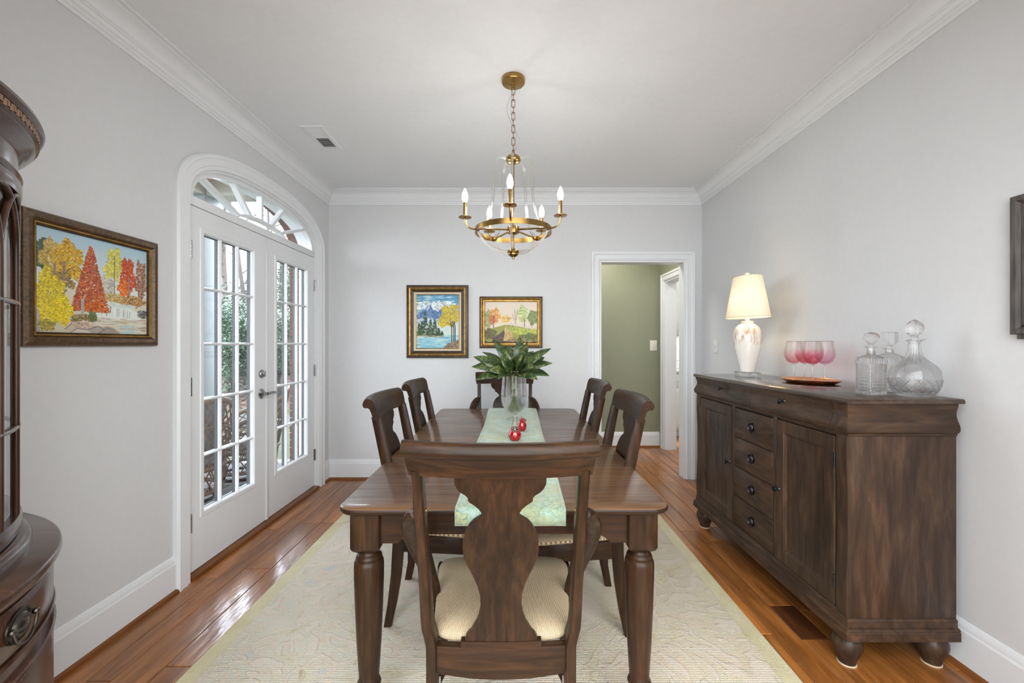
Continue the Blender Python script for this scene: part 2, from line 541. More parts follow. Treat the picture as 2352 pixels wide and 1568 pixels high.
# ------------------------------------------------------------------ mesh builder
class MB:
    def __init__(self):
        self.v, self.f = [], []

    def add(self, verts, faces):
        n = len(self.v)
        self.v += [tuple(p) for p in verts]
        self.f += [tuple(i + n for i in f) for f in faces]
        return self

    def box(self, x0, x1, y0, y1, z0, z1):
        return self.add([(x0, y0, z0), (x1, y0, z0), (x1, y1, z0), (x0, y1, z0), (x0, y0, z1), (x1, y0, z1), (x1, y1, z1), (x0, y1, z1)],
                        [(0, 3, 2, 1), (4, 5, 6, 7), (0, 1, 5, 4), (1, 2, 6, 5), (2, 3, 7, 6), (3, 0, 4, 7)])

    def loft(self, rings, cap=True, closed=True, loop=False):
        n = len(rings[0])
        vs = [p for r in rings for p in r]
        fs = []
        m = len(rings)
        for i in range(m if loop else m - 1):
            a, b = i * n, ((i + 1) % m) * n
            for j in range(n if closed else n - 1):
                k = (j + 1) % n
                fs.append((a + j, a + k, b + k, b + j))
        if cap and not loop and closed:
            fs.append(tuple(range(n - 1, -1, -1)))
            fs.append(tuple((m - 1) * n + j for j in range(n)))
        return self.add(vs, fs)

    def lathe(self, prof, c=(0, 0, 0), n=24, cap=True, sx=1, sy=1):
        rings = [[(c[0] + r * sx * cos(2 * pi * k / n), c[1] + r * sy * sin(2 * pi * k / n), c[2] + z) for k in range(n)] for r, z in prof]
        return self.loft(rings, cap)

    def tube(self, path, r, n=8, closed=False, flat=1.0, cap=True):
        P = [Vector(p) for p in path]
        m = len(P)
        rs = r if isinstance(r, (list, tuple)) else [r] * m
        T = []
        for i in range(m):
            a = P[(i - 1) % m] if (closed or i > 0) else P[i]
            b = P[(i + 1) % m] if (closed or i < m - 1) else P[i]
            t = (b - a)
            T.append(t.normalized() if t.length > 1e-9 else Vector((0, 0, 1)))
        ref = Vector((0, 0, 1)) if abs(T[0].z) < 0.9 else Vector((1, 0, 0))
        u = T[0].cross(ref).normalized()
        rings = []
        for i in range(m):
            u = (u - T[i] * u.dot(T[i])).normalized()
            w = T[i].cross(u)
            rings.append([tuple(P[i] + u * (rs[i] * cos(2 * pi * k / n)) + w * (rs[i] * flat * sin(2 * pi * k / n))) for k in range(n)])
        return self.loft(rings, cap=cap, loop=closed)

    def prism(self, poly, axis, a0, a1):
        def P(u, v, a):
            return {'x': (a, u, v), 'y': (u, a, v), 'z': (u, v, a)}[axis]
        return self.loft([[P(u, v, a0) for u, v in poly], [P(u, v, a1) for u, v in poly]])

    def sphere(self, c, r, n=16, m=10, sz=1.0, sx=1.0, sy=1.0):
        prof = [(r * sin(pi * k / m), -r * sz * cos(pi * k / m)) for k in range(m + 1)]
        prof[0] = (r * 0.02, prof[0][1])
        prof[-1] = (r * 0.02, prof[-1][1])
        return self.lathe(prof, c, n, sx=sx, sy=sy)

    def build(self, name, mat, parent=None, bevel=0.0, segs=2, smooth=40, local=False, mats=None):
        off = Vector((0, 0, 0))
        q = parent
        while q is not None and not local:
            off += q.location
            q = q.parent
        me = bpy.data.meshes.new(name)
        me.from_pydata([(p[0] - off.x, p[1] - off.y, p[2] - off.z) for p in self.v], [], self.f)
        bm = bmesh.new()
        bm.from_mesh(me)
        bmesh.ops.recalc_face_normals(bm, faces=bm.faces)
        if bevel:
            ed = [e for e in bm.edges if len(e.link_faces) == 2 and e.calc_face_angle(0) > math.radians(35)]
            if ed:
                bmesh.ops.bevel(bm, geom=ed, offset=bevel, segments=segs, profile=0.5, affect='EDGES', clamp_overlap=True)
        bm.to_mesh(me)
        bm.free()
        if smooth:
            me.shade_smooth()
            me.set_sharp_from_angle(angle=math.radians(smooth))
        me.materials.append(mat)
        o = bpy.data.objects.new(name, me)
        COL.objects.link(o)
        if parent:
            o.parent = parent
        return o


def B(*a):
    return MB().box(*a)


def tag(o, label=None, cat=None, group=None, kind=None):
    for k, v in (('label', label), ('category', cat), ('group', group), ('kind', kind)):
        if v:
            o[k] = v
    return o


def thing(name, label, cat, loc=(0, 0, 0), group=None):
    o = bpy.data.objects.new(name, None)
    o.empty_display_size = 0.05
    o.location = loc
    COL.objects.link(o)
    return tag(o, label, cat, group)


def struct(o, label=None):
    o['kind'] = 'structure'
    o['category'] = o.name.split('_')[0].split('.')[0]
    if label:
        o['label'] = label
    return o


def sempty(name, loc, label):
    o = bpy.data.objects.new(name, None)
    o.location = loc
    COL.objects.link(o)
    return struct(o, label)


def kids(o):
    return [c for c in bpy.data.objects if c.parent == o]


def copy_tree(o, parent=None):
    c = o.copy()
    COL.objects.link(c)
    if parent:
        c.parent = parent
    for k in kids(o):
        copy_tree(k, c)
    return c


def arc(n, a0, a1, f):
    return [f(a0 + (a1 - a0) * k / n) for k in range(n + 1)]


def bez(pts, n=8):
    """Catmull-Rom through the points."""
    P = [Vector(p) for p in pts]
    P = [P[0] * 2 - P[1]] + P + [P[-1] * 2 - P[-2]]
    out = []
    for i in range(1, len(P) - 2):
        for k in range(n):
            t = k / n
            a, b, c, d = P[i - 1], P[i], P[i + 1], P[i + 2]
            out.append(0.5 * ((2 * b) + (c - a) * t + (2 * a - 5 * b + 4 * c - d) * t * t + (3 * b - a - 3 * c + d) * t ** 3))
    out.append(P[-2])
    return out


# ------------------------------------------------------------------ room shell
XL, XR, YB, H = -1.767, 1.804, 4.083, 2.74
YN = 0.56
Y0, Y1 = 2.33, 3.83          # french door opening
YC = 3.08
XO = -1.89                   # outside of the inner wall


def sup(y, hw, b, z0, e=2.4):
    t = min(1.0, abs(y - YC) / hw)
    return z0 + b * max(0.0, 1 - t ** e) ** (1 / e)


def arch_path(hw, b, z0, n=40, e=2.4, zb=None):
    """(y,z) outline from the near springing over the top to the far springing, optionally with legs."""
    p = []
    for k in range(n + 1):
        a = pi - pi * k / n
        cx, sz_ = cos(a), sin(a)
        p.append((YC + hw * math.copysign(abs(cx) ** (2 / e), cx), z0 + b * abs(sz_) ** (2 / e)))
    if zb is not None:
        p = [(YC - hw, zb)] + p + [(YC + hw, zb)]
    return p


def wall_with_arch(x0, x1, ya, yb, ztop, zbot, hw, b, z0):
    mb = MB()
    mb.box(x0, x1, ya, YC - hw, zbot, ztop)
    mb.box(x0, x1, YC + hw, yb, zbot, ztop)
    p = arch_path(hw, b, z0)
    for (a, c) in zip(p[:-1], p[1:]):
        if abs(c[0] - a[0]) < 1e-6:
            continue
        mb.loft([[(x0, a[0], a[1]), (x1, a[0], a[1]), (x1, a[0], ztop), (x0, a[0], ztop)],
                 [(x0, c[0], c[1]), (x1, c[0], c[1]), (x1, c[0], ztop), (x0, c[0], ztop)]])
    return mb


HWO, BO, ZS = 0.78, 0.29, 2.10
wl = wall_with_arch(XO, XL, YN - 0.12, YB, H + 0.1, -0.1, HWO, BO, ZS).build('wall_left', M['wall'], smooth=20)
struct(wl, 'grey wall with the arched french doors')
wr = struct(B(XR, XR + 0.12, YN - 0.12, YB + 0.12, -0.1, H + 0.1).build('wall_right', M['wall'], smooth=0), 'grey wall behind the sideboard')
DX0, DX1, DZ = 0.825, 1.65, 2.09
mb = MB()
mb.box(XL - 0.12, DX0, YB, YB + 0.12, -0.1, H + 0.1).box(DX1, XR + 0.01, YB, YB + 0.12, -0.1, H + 0.1).box(DX0, DX1, YB, YB + 0.12, DZ, H + 0.1)
struct(mb.build('wall_back', M['wall'], smooth=0), 'grey end wall with a doorway and two paintings')
NX0, NX1, NZ = -0.93, 1.45, 2.35
mb = MB()
mb.box(XL - 0.12, NX0, YN - 0.12, YN, -0.1, H + 0.1).box(NX1, XR + 0.12, YN - 0.12, YN, -0.1, H + 0.1).box(NX0, NX1, YN - 0.12, YN, NZ, H + 0.1)
struct(mb.build('wall_front', M['wall'], smooth=0), 'wall with the wide opening the camera looks through')
struct(B(XO, 3.4, YN - 0.12, 6.4, H, H + 0.12).box(-3.2, 3.4, -3.3, YN - 0.12, H, H + 0.12).build('ceiling', M['ceiling'], smooth=0), 'flat pale ceiling')
# adjoining room behind the camera
mb = MB()
mb.box(-3.2, -3.08, -3.2, YN - 0.12, -0.1, H).box(3.08, 3.2, -3.2, YN - 0.12, -0.1, H).box(-3.2, 3.2, -3.3, -3.2, -0.1, H)
mb.box(-3.2, XL - 0.11, YN - 0.12, YN, -0.1, H).box(XR + 0.11, 3.2, YN - 0.12, YN, -0.1, H)
struct(mb.build('wall_rear', M['wall'], smooth=0), 'walls of the adjoining room behind the camera')

# floor: sub floor and single planks
fl = B(XO, 3.4, YN - 0.12, 6.4, -0.14, -0.006).box(-3.2, 3.4, -3.3, YN - 0.12, -0.14, -0.006).build('floor', M['groove'], smooth=0)
struct(fl, 'hand-scraped hickory plank floor')
rp = random.Random(3)
x = XL + 0.001
widths = [0.125, 0.095, 0.15, 0.11, 0.125, 0.15, 0.095]
k = 0
npl = 0
while x < 2.45:
    w = widths[k % 7]
    k += 1
    hall = x > 0.55
    y = 0.2 - rp.random() * 1.1
    yend = 6.0 if hall else YB + 0.02
    if x > XR:
        y = YB + 0.12
    while y < yend:
        L = 0.55 + rp.random() * 1.15
        if yend - (y + L) < 0.35:
            L = yend - y
        if x < 1.287 < x + w:           # the short dark board beside the sideboard
            if y < 1.87 < y + L:
                L = 1.87 - y
            elif abs(y - 1.87) < 1e-6:
                L = 0.24
        x0, x1, ya, yb = x + 0.0009, x + w - 0.0009, y + 0.0008, y + L - 0.0008
        if yb > 0.15:
            cx, cy = (x0 + x1) / 2, (ya + yb) / 2
            hw, hl, c = (x1 - x0) / 2, (yb - ya) / 2, 0.0028
            dz = rp.uniform(-0.0006, 0.0006)
            mb = MB().loft([[(-hw, -hl, -0.006), (hw, -hl, -0.006), (hw, hl, -0.006), (-hw, hl, -0.006)],
                            [(-hw, -hl, -0.0022), (hw, -hl, -0.0022), (hw, hl, -0.0022), (-hw, hl, -0.0022)],
                            [(-hw + c, -hl + c, dz * 0.3), (hw - c, -hl + c, dz * 0.3), (hw - c, hl - c, dz * 0.3), (-hw + c, hl - c, dz * 0.3)]])
            dark = x0 < 1.287 < x1 and ya < 1.97 < yb
            o = mb.build('plank', M['plank_dark' if dark else 'plank'], fl, local=True, smooth=0)
            o.location = (cx, cy, 0)
            npl += 1
        y += L
    x += w


def sweep_rect(profile, path, mirror=1):
    """Loft a (out, z) profile along plan points [(x, y, nx, ny)], nx,ny being the mitred outward direction."""
    return MB().loft([[(px + o * nx, py + o * ny, z) for (px, py, nx, ny) in path] for o, z in profile], cap=False, closed=False)


# crown moulding
P = 0.125
crown = [(0, H - 0.122), (0.008, H - 0.122), (0.010, H - 0.108), (0.016, H - 0.105), (0.016, H - 0.092), (0.024, H - 0.088), (0.030, H - 0.074), (0.036, H - 0.071),
         (0.036, H - 0.064), (0.042, H - 0.061), (0.050, H - 0.045), (0.066, H - 0.030), (0.086, H - 0.021), (0.104, H - 0.017), (0.104, H - 0.010), (P, H - 0.010), (P, H - 0.0005), (0, H - 0.0005)]
crown_paths = {'trim_1': ([(XL, YN, 1, 1), (XL, YB, 1, -1)], 'white crown moulding along the left wall'),
               'trim_2': ([(XL, YB, 1, -1), (XR, YB, -1, -1)], 'white crown moulding along the back wall'),
               'trim_3': ([(XR, YB, -1, -1), (XR, YN, -1, 1)], 'white crown moulding along the right wall'),
               'trim_4': ([(XR, YN, -1, 1), (XL, YN, 1, 1)], 'white crown moulding over the front opening')}
for nm, (pth, lb) in crown_paths.items():
    struct(sweep_rect(crown, pth).build(nm, M['trim'], smooth=30), lb)

# baseboards with stained shoe mould
bprof = [(0, 0.0), (0.016, 0.0), (0.016, 0.150), (0.012, 0.158), (0.012, 0.168), (0.008, 0.178), (0.004, 0.188), (0, 0.190)]
sprof = [(0.016, 0.0), (0.030, 0.0), (0.029, 0.010), (0.024, 0.018), (0.016, 0.021)]


def baseboard(name, segs, label):
    root = None
    for pth in segs:
        o = sweep_rect(bprof, pth).build(name if root is None else 'board', M['trim'], root, smooth=25)
        if root is None:
            root = struct(o, label)
        sweep_rect(sprof, pth).build('shoe_mould', M['shoe'], root, smooth=40)
    return root


baseboard('baseboard_left', [[(XL, YN, 1, 0), (XL, 2.222, 1, 0)], [(XL, 3.94, 1, 0), (XL, YB, 1, -1)]], 'white baseboard under the waterfall painting')
baseboard('baseboard_back', [[(XL, YB, 1, -1), (0.742, YB, 0, -1)], [(1.758, YB, 0, -1), (XR, YB, -1, -1)]], 'white baseboard under the two paintings')
baseboard('baseboard_right', [[(XR, YB, -1, -1), (XR, YN, -1, 0)]], 'white baseboard behind the sideboard')

# ------------------------------------------------------------------ french doors and fanlight
cas = [(0.0, 0.016), (0.006, 0.020), (0.020, 0.020), (0.026, 0.026), (0.060, 0.026), (0.066, 0.032), (0.082, 0.032), (0.090, 0.020)]   # (across from inner edge, proud)
rings = []
inner = arch_path(0.765, 0.283, ZS, 44, zb=0.0)
outer = arch_path(0.865, 0.376, ZS, 44, zb=0.0)
prof = [(0, 0.0)] + [(a / 0.09, p_) for a, p_ in cas] + [(1.0, 0.0)]
for t, pr in prof:
    rings.append([(XL + pr, i[0] * (1 - t) + o_[0] * t, i[1] * (1 - t) + o_[1] * t) for i, o_ in zip(inner, outer)])
struct(MB().loft(rings, cap=False, closed=False).build('trim_5', M['trim'], smooth=30), 'arched white casing around the french doors')
# jamb lining following the arch (white inside and outside)
ji = arch_path(0.75, 0.268, ZS, 44, zb=-0.02)
jo = arch_path(0.782, 0.295, ZS, 44, zb=-0.02)
MB_j = MB().loft([[(XL + 0.001, a, b) for a, b in ji], [(XL - 0.0, a, b) for a, b in jo], [(-1.925, a, b) for a, b in jo], [(-1.925, a, b) for a, b in ji]], cap=False, closed=False, loop=True)
struct(MB_j.build('trim_6', M['trim'], smooth=30), 'white arched door jamb')
struct(B(XO - 0.05, XL + 0.03, Y0, Y1, -0.004, 0.022).build('trim_7', M['shoe'], bevel=0.006), 'stained wooden threshold under the french doors')
XF = -1.785   # room face of the leaves
XBK = -1.828


def door_leaf(name, y0, y1, label, hinge_y, hinge_z, lever):
    dz0, dz1 = 0.026, 2.062
    gz0, gz1 = 0.334, 1.928
    gy0, gy1 = (y0 + 0.128, y1 - 0.148) if lever else (y0 + 0.136, y1 - 0.142)
    mb = MB()
    mb.box(XBK, XF, y0 + 0.002, gy0, dz0, dz1).box(XBK, XF, gy1, y1 - 0.002, dz0, dz1)
    mb.box(XBK, XF, gy0, gy1, dz0, gz0).box(XBK, XF, gy0, gy1, gz1, dz1)
    d = struct(mb.build(name, M['trim'], smooth=0), label)
    # raised bead around the glazing
    bead = [(0.030, 0.0), (0.026, 0.006), (0.004, 0.006), (0.0, 0.0), (-0.004, -0.012)]
    rg = []
    for o, pr in bead:
        rg.append([(XF + pr, gy0 - o, gz0 - o), (XF + pr, gy1 + o, gz0 - o), (XF + pr, gy1 + o, gz1 + o), (XF + pr, gy0 - o, gz1 + o)])
    MB().loft(rg, cap=False).build('bead', M['trim'], d, smooth=20)
    nx, nz, w = 3, 5, 0.018
    cw = (gy1 - gy0 - w * (nx - 1)) / nx
    ch = (gz1 - gz0 - w * (nz - 1)) / nz
    for i in range(1, nx):
        yy = gy0 + i * cw + (i - 1) * w
        mu = MB().loft([[(X, Y, z) for Y, X in ((yy, XF - 0.014), (yy + 0.006, XF - 0.002), (yy + w - 0.006, XF - 0.002), (yy + w, XF - 0.014), (yy + w, -1.805), (yy, -1.805))] for z in (gz0, gz1)])
        mu = mu.build('muntin', M['trim'], d, smooth=0)
        B(XBK + 0.003, -1.809, yy, yy + w, gz0, gz1).build('outer_bar', M['outer_bar'], mu, smooth=0)
    for j in range(1, nz):
        zz = gz0 + j * ch + (j - 1) * w
        mu = MB().loft([[(X, Y, z) for z, X in ((zz, XF - 0.014), (zz + 0.006, XF - 0.001), (zz + w - 0.006, XF - 0.001), (zz + w, XF - 0.014), (zz + w, -1.805), (zz, -1.805))] for Y in (gy0, gy1)])
        mu = mu.build('muntin', M['trim'], d, smooth=0)
        B(XBK + 0.002, -1.809, gy0, gy1, zz + 0.003, zz + w - 0.003).build('outer_bar', M['outer_bar'], mu, smooth=0)
    for i in range(nx):
        for j in range(nz):
            ya = gy0 + i * (cw + w)
            za = gz0 + j * (ch + w)
            B(-1.809, -1.805, ya, ya + cw, za, za + ch).build('pane', M['pane'], d, smooth=0)
    rg = []
    for o, X in ((0.0, -1.811), (0.003, -1.811), (0.003, XBK - 0.002), (0.0, XBK - 0.002)):
        rg.append([(X, gy0 + o, gz0 + o), (X, gy1 - o, gz0 + o), (X, gy1 - o, gz1 - o), (X, gy0 + o, gz1 - o)])
    MB().loft(rg, cap=False, loop=True).build('glazing_gasket', M['outer_bar'], d, smooth=0)  # dark liner around the glass opening, outside the panes
    for hz in hinge_z:
        mb = MB()
        for q in range(5):
            mb.lathe([(0.0075, 0), (0.0075, 0.0185)], (XF + 0.006, hinge_y, hz - 0.05 + q * 0.02), 10)
        mb.box(XF - 0.004, XF + 0.002, hinge_y - 0.016, hinge_y + 0.016, hz - 0.05, hz + 0.05)
        mb.build('hinge', M['nickel'], d)
    if lever:
        yl = y1 - 0.057
        zl = 1.294 - 114 / 322
        rose = MB()
        rg = []
        for r, px in ((0.036, 0.0), (0.036, 0.004), (0.031, 0.009), (0.024, 0.014), (0.012, 0.017), (0.011, 0.046)):
            rg.append([(XF + px, yl + r * cos(2 * pi * k / 20), zl + r * sin(2 * pi * k / 20)) for k in range(20)])
        rose.loft(rg)
        hl = rose.build('lever_handle', M['nickel'], d)
        MB().tube(bez([(XF + 0.046, yl - 0.004, zl), (XF + 0.05, yl + 0.02, zl + 0.002), (XF + 0.056, yl + 0.06, zl + 0.004), (XF + 0.05, yl + 0.11, zl - 0.004)], 6),
                  [0.013] * 8 + [0.0125] * 8 + [0.011, 0.010, 0.008], 10, flat=0.8).build('lever', M['nickel'], hl)
        zd = zl + 0.14
        rg = []
        for r, px in ((0.030, 0.0), (0.030, 0.006), (0.025, 0.012), (0.012, 0.014), (0.011, 0.018)):
            rg.append([(XF + px, yl + r * cos(2 * pi * k / 20), zd + r * sin(2 * pi * k / 20)) for k in range(20)])
        db = MB().loft(rg).build('deadbolt', M['nickel'], d)
        B(XF + 0.016, XF + 0.030, yl - 0.004, yl + 0.004, zd - 0.02, zd + 0.02).build('thumb_turn', M['nickel'], db, bevel=0.002)
        B(XF, XF + 0.004, y1 - 0.012, y1 + 0.012, 1.966, 2.032).build('strike_plate', M['trim'], d, bevel=0.002)
        B(XF, XF + 0.010, y1 - 0.010, y1 + 0.016, dz0, 1.966).build('astragal', M['trim'], d, bevel=0.003)
    return d


door_leaf('door_1', Y0, YC, 'white french door leaf with lever handle, left leaf of the pair', Y0 + 0.022, (1.815, 1.055, 0.30), True)
door_leaf('door_2', YC + 0.002, Y1, 'white french door leaf without handle, right leaf of the pair', Y1, (1.815, 1.055, 0.30), False)

# fanlight
zt0 = 2.066
tb = B(XBK - 0.01, XF + 0.004, Y0, Y1, zt0, 2.118).build('window_1', M['trim'], bevel=0.004)
struct(tb, 'half-round fanlight window over the french doors')
zf = 2.118
ro = arch_path(0.752, 0.268, ZS, 44)
ri = arch_path(0.700, 0.225, ZS + 0.016, 44)
MB().loft([[(XF, a, b) for a, b in ro], [(XF, a, b) for a, b in ri], [(XBK, a, b) for a, b in ri], [(XBK, a, b) for a, b in ro]], cap=False, closed=False, loop=True).build('sash', M['trim'], tb, smooth=25)


def glass_z(y):
    return sup(y, 0.700, 0.225, ZS + 0.016)


hub = [(YC - 0.02 + 0.30 * cos(pi - pi * k / 20), zf - 0.005 + 0.062 * sin(pi * k / 20)) for k in range(21)]
MB().loft([[(XF - 0.002, YC - 0.02 + (y - YC + 0.02) * q, zf - 0.005 + (z - zf + 0.005) * q2) for y, z in hub] for q, q2, in ((1.0, 1.0),)] +
          [[(XF - 0.002, YC - 0.02 + (y - YC + 0.02) * 0.94, zf - 0.005 + (z - zf + 0.005) * 0.70) for y, z in hub],
           [(XBK, YC - 0.02 + (y - YC + 0.02) * 0.94, zf - 0.005 + (z - zf + 0.005) * 0.70) for y, z in hub],
           [(XBK, y, z) for y, z in hub]], cap=False, closed=False, loop=True).build('muntin', M['trim'], tb, smooth=25)
spk = [(2.46, 2.79), (2.745, 2.92), (3.045, 3.045), (3.345, 3.17), (3.66, 3.30)]
for yo, yi in spk:
    zo = glass_z(yo) + 0.01
    zi = zf - 0.005 + 0.058 * sqrt(max(0, 1 - ((yi - YC + 0.02) / 0.30) ** 2)) - 0.004
    d = Vector((0, yo - yi, zo - zi)).normalized()
    n = Vector((0, -d.z, d.y)) * 0.011
    a, b = Vector((0, yi, zi)), Vector((0, yo, zo))
    rg = []
    for p in (a, b):
        rg.append([(XF - 0.004, p.y + n.y, p.z + n.z), (XF - 0.004, p.y - n.y, p.z - n.z), (XBK, p.y - n.y, p.z - n.z), (XBK, p.y + n.y, p.z + n.z)])
    MB().loft(rg).build('muntin', M['trim'], tb, smooth=0)
# panes between the spokes
cuts = [YC - 0.70] + [s_[0] for s_ in spk] + [YC + 0.70]
cuti = [YC - 0.70] + [s_[1] for s_ in spk] + [YC + 0.70]


def hubz(y):
    return zf + 0.055 * sqrt(max(0, 1 - ((y - YC + 0.02) / 0.30) ** 2))


for i in range(6):
    n = 8
    top = [(cuts[i] + (cuts[i + 1] - cuts[i]) * k / n) for k in range(n + 1)]
    bot = [(cuti[i] + (cuti[i + 1] - cuti[i]) * k / n) for k in range(n + 1)]
    MB().loft([[(X, y, glass_z(y)) for y in top] + [(X, y, max(zf, hubz(y)) if 0 < i < 5 else max(zf - 0.001, hubz(y))) for y in reversed(bot)] for X in (-1.809, -1.805)]).build('pane', M['pane'], tb, smooth=0)

# ------------------------------------------------------------------ doorway to the hall, hall and kitchen beyond
dc = [(0.0, 0.0), (0.0, 0.012), (0.010, 0.017), (0.016, 0.012), (0.050, 0.014), (0.058, 0.022), (0.080, 0.024), (0.086, 0.0)]


def casing(name, pts, plane_fn, label, z1):
    """inner rectangle (a0,a1), height z1; plane_fn(a, z, proud)->xyz"""
    a0, a1 = pts
    rg = []
    for o, pr in dc:
        rg.append([plane_fn(a0 - o, 0, pr), plane_fn(a0 - o, z1 + o, pr), plane_fn(a1 + o, z1 + o, pr), plane_fn(a1 + o, 0, pr)])
    return struct(MB().loft(rg, cap=False, closed=False).build(name, M['trim'], smooth=20), label)


casing('trim_8', (DX0, DX1), lambda a, z, p: (a, YB - p, z), 'white casing of the doorway in the end wall', DZ)
mb = MB()
mb.box(DX0 - 0.001, DX0 + 0.018, YB - 0.001, YB + 0.121, 0, DZ).box(DX1 - 0.018, DX1 + 0.001, YB - 0.001, YB + 0.121, 0, DZ).box(DX0 + 0.018, DX1 - 0.018, YB - 0.001, YB + 0.121, DZ - 0.018, DZ + 0.001)
struct(mb.build('trim_9', M['trim'], smooth=0), 'white jamb lining of the hall doorway')
YG = 5.35
struct(B(0.2, 2.0, YG, YG + 0.12, -0.1, H + 0.05).build('wall_hall', M['green'], smooth=0), 'sage green wall of the hall seen through the doorway')
struct(B(0.2, 0.32, YB + 0.12, YG, -0.1, H + 0.05).build('wall_hall_left', M['green'], smooth=0), 'green side wall of the hall')
HX = 1.85
HY1 = 5.225
mb = MB()
mb.box(HX, HX + 0.14, HY1, YG + 0.12, -0.1, H).box(HX, HX + 0.14, YB + 0.11, 4.35, -0.1, H).box(HX, HX + 0.14, 4.35, HY1, 2.06, H)
struct(mb.build('wall_hall_right', M['green'], smooth=0), 'green hall wall with the cased opening to the kitchen')
casing('trim_10', (4.35, HY1), lambda a, z, p: (HX - p, a, z), 'white casing of the kitchen opening', 2.06)
mb = MB()
mb.box(HX - 0.001, HX + 0.141, HY1 - 0.018, HY1 + 0.001, 0, 2.06).box(HX - 0.001, HX + 0.141, 4.35, 4.368, 0, 2.06).box(HX - 0.001, HX + 0.141, 4.368, HY1 - 0.018, 2.042, 2.061)
struct(mb.build('trim_11', M['trim'], smooth=0), 'white jamb lining of the kitchen opening')
baseboard('baseboard_hall', [[(0.32, YG, 0, -1), (HX - 0.02, YG, 0, -1)]], 'white baseboard along the green hall wall')
struct(B(1.99, 3.4, 6.27, 6.37, -0.1, H + 0.05).build('wall_kitchen', M['wall'], smooth=0), 'kitchen back wall')
struct(B(3.3, 3.4, YB, 6.3, -0.1, H + 0.05).build('wall_kitchen_right', M['wall'], smooth=0), 'kitchen side wall')
struct(B(XR + 0.11, 3.4, YB, YB + 0.11, -0.1, H + 0.05).build('wall_kitchen_front', M['wall'], smooth=0), 'kitchen front wall')

# kitchen cabinets glimpsed through the opening
YK = 5.92
bc = thing('base_cabinet', 'white kitchen base cabinet glimpsed through the hall doorway', 'cabinet', (2.5, YK + 0.1, 0))
B(2.0, 3.0, YK, 6.25, 0.1, 0.89).build('carcass', M['cabinet_white'], bc, bevel=0.002)
B(2.0, 3.0, YK + 0.06, 6.25, 0.0, 0.1).build('plinth', M['cabinet_white'], bc, bevel=0.002)
for i in range(2):
    xa = 2.005 + i * 0.5
    d = B(xa, xa + 0.49, YK - 0.02, YK, 0.13, 0.68).build('door', M['cabinet_white'], bc, bevel=0.002)
    MB().loft([[(xa + o, YK - 0.02 - p, 0.13 + o), (xa + 0.49 - o, YK - 0.02 - p, 0.13 + o), (xa + 0.49 - o, YK - 0.02 - p, 0.68 - o), (xa + o, YK - 0.02 - p, 0.68 - o)]
               for o, p in ((0.058, -0.004), (0.058, 0.0015), (0.066, 0.0015), (0.074, 0.0004), (0.1, 0.006))], cap=True).build('panel', M['cabinet_white'], d, smooth=20)
    d = B(xa, xa + 0.49, YK - 0.02, YK, 0.70, 0.87).build('drawer', M['cabinet_white'], bc, bevel=0.003)
    MB().tube([(xa + 0.2, YK - 0.02, 0.79), (xa + 0.2, YK - 0.045, 0.79), (xa + 0.29, YK - 0.045, 0.79), (xa + 0.29, YK - 0.02, 0.79)], 0.005, 6).build('handle', M['nickel'], d)
tag(B(1.995, 3.05, YK - 0.03, 6.25, 0.89, 0.925).build('countertop', M['counter'], bevel=0.004), 'pale stone countertop on the white kitchen base cabinet', 'countertop')
wc = thing('wall_cabinet', 'white kitchen wall cabinet with bar handles above the tiled backsplash', 'cabinet', (2.5, 6.1, 1.42))
B(2.0, 3.0, 5.93, 6.25, 1.42, 2.45).build('carcass', M['cabinet_white'], wc, bevel=0.002)
for i in range(2):
    xa = 2.005 + i * 0.5
    d = B(xa, xa + 0.49, 5.91, 5.93, 1.43, 2.44).build('door', M['cabinet_white'], wc, bevel=0.002)
    MB().loft([[(xa + o, 5.91 - p, 1.43 + o), (xa + 0.49 - o, 5.91 - p, 1.43 + o), (xa + 0.49 - o, 5.91 - p, 2.44 - o), (xa + o, 5.91 - p, 2.44 - o)]
               for o, p in ((0.058, -0.004), (0.058, 0.0015), (0.066, 0.0015), (0.074, 0.0004), (0.1, 0.006))]).build('panel', M['cabinet_white'], d, smooth=20)
    xh = xa + (0.30 if i == 0 else 0.1)
    MB().tube([(xh, 5.91, 1.47), (xh, 5.88, 1.47), (xh, 5.88, 1.63), (xh, 5.91, 1.63)], 0.005, 6).build('handle', M['nickel'], d)
bs = tag(B(2.0, 3.0, 6.238, 6.249, 0.925, 1.42).build('backsplash', M['mortar'], smooth=0), 'white tiled backsplash above the kitchen countertop', 'backsplash')
for r in range(4):
    for c in range(5):
        xa = 2.0 + c * 0.2 + (0.1 if r % 2 else 0)
        B(xa + 0.002, min(3.0, xa + 0.198), 6.2345, 6.238, 0.93 + r * 0.122, 0.93 + r * 0.122 + 0.118).build('tile', M['tile'], bs, smooth=0)
area('assumed_cabinet_strip', (2.5, 6.05, 1.41), (0, 0, 0), 0.9, 0.05, 3, (1, 0.98, 0.95))  # assumed strip light for the bright backsplash, lamp itself unseen
ol = tag(B(2.33, 2.40, 6.222, 6.227, 1.12, 1.235).build('wall_outlet', M['plate'], bevel=0.001), 'white outlet on the kitchen backsplash', 'outlet')
B(2.35, 2.38, 6.219, 6.222, 1.135, 1.17).build('socket', M['plate'], ol)
B(2.35, 2.38, 6.219, 6.222, 1.185, 1.22).build('socket', M['plate'], ol)

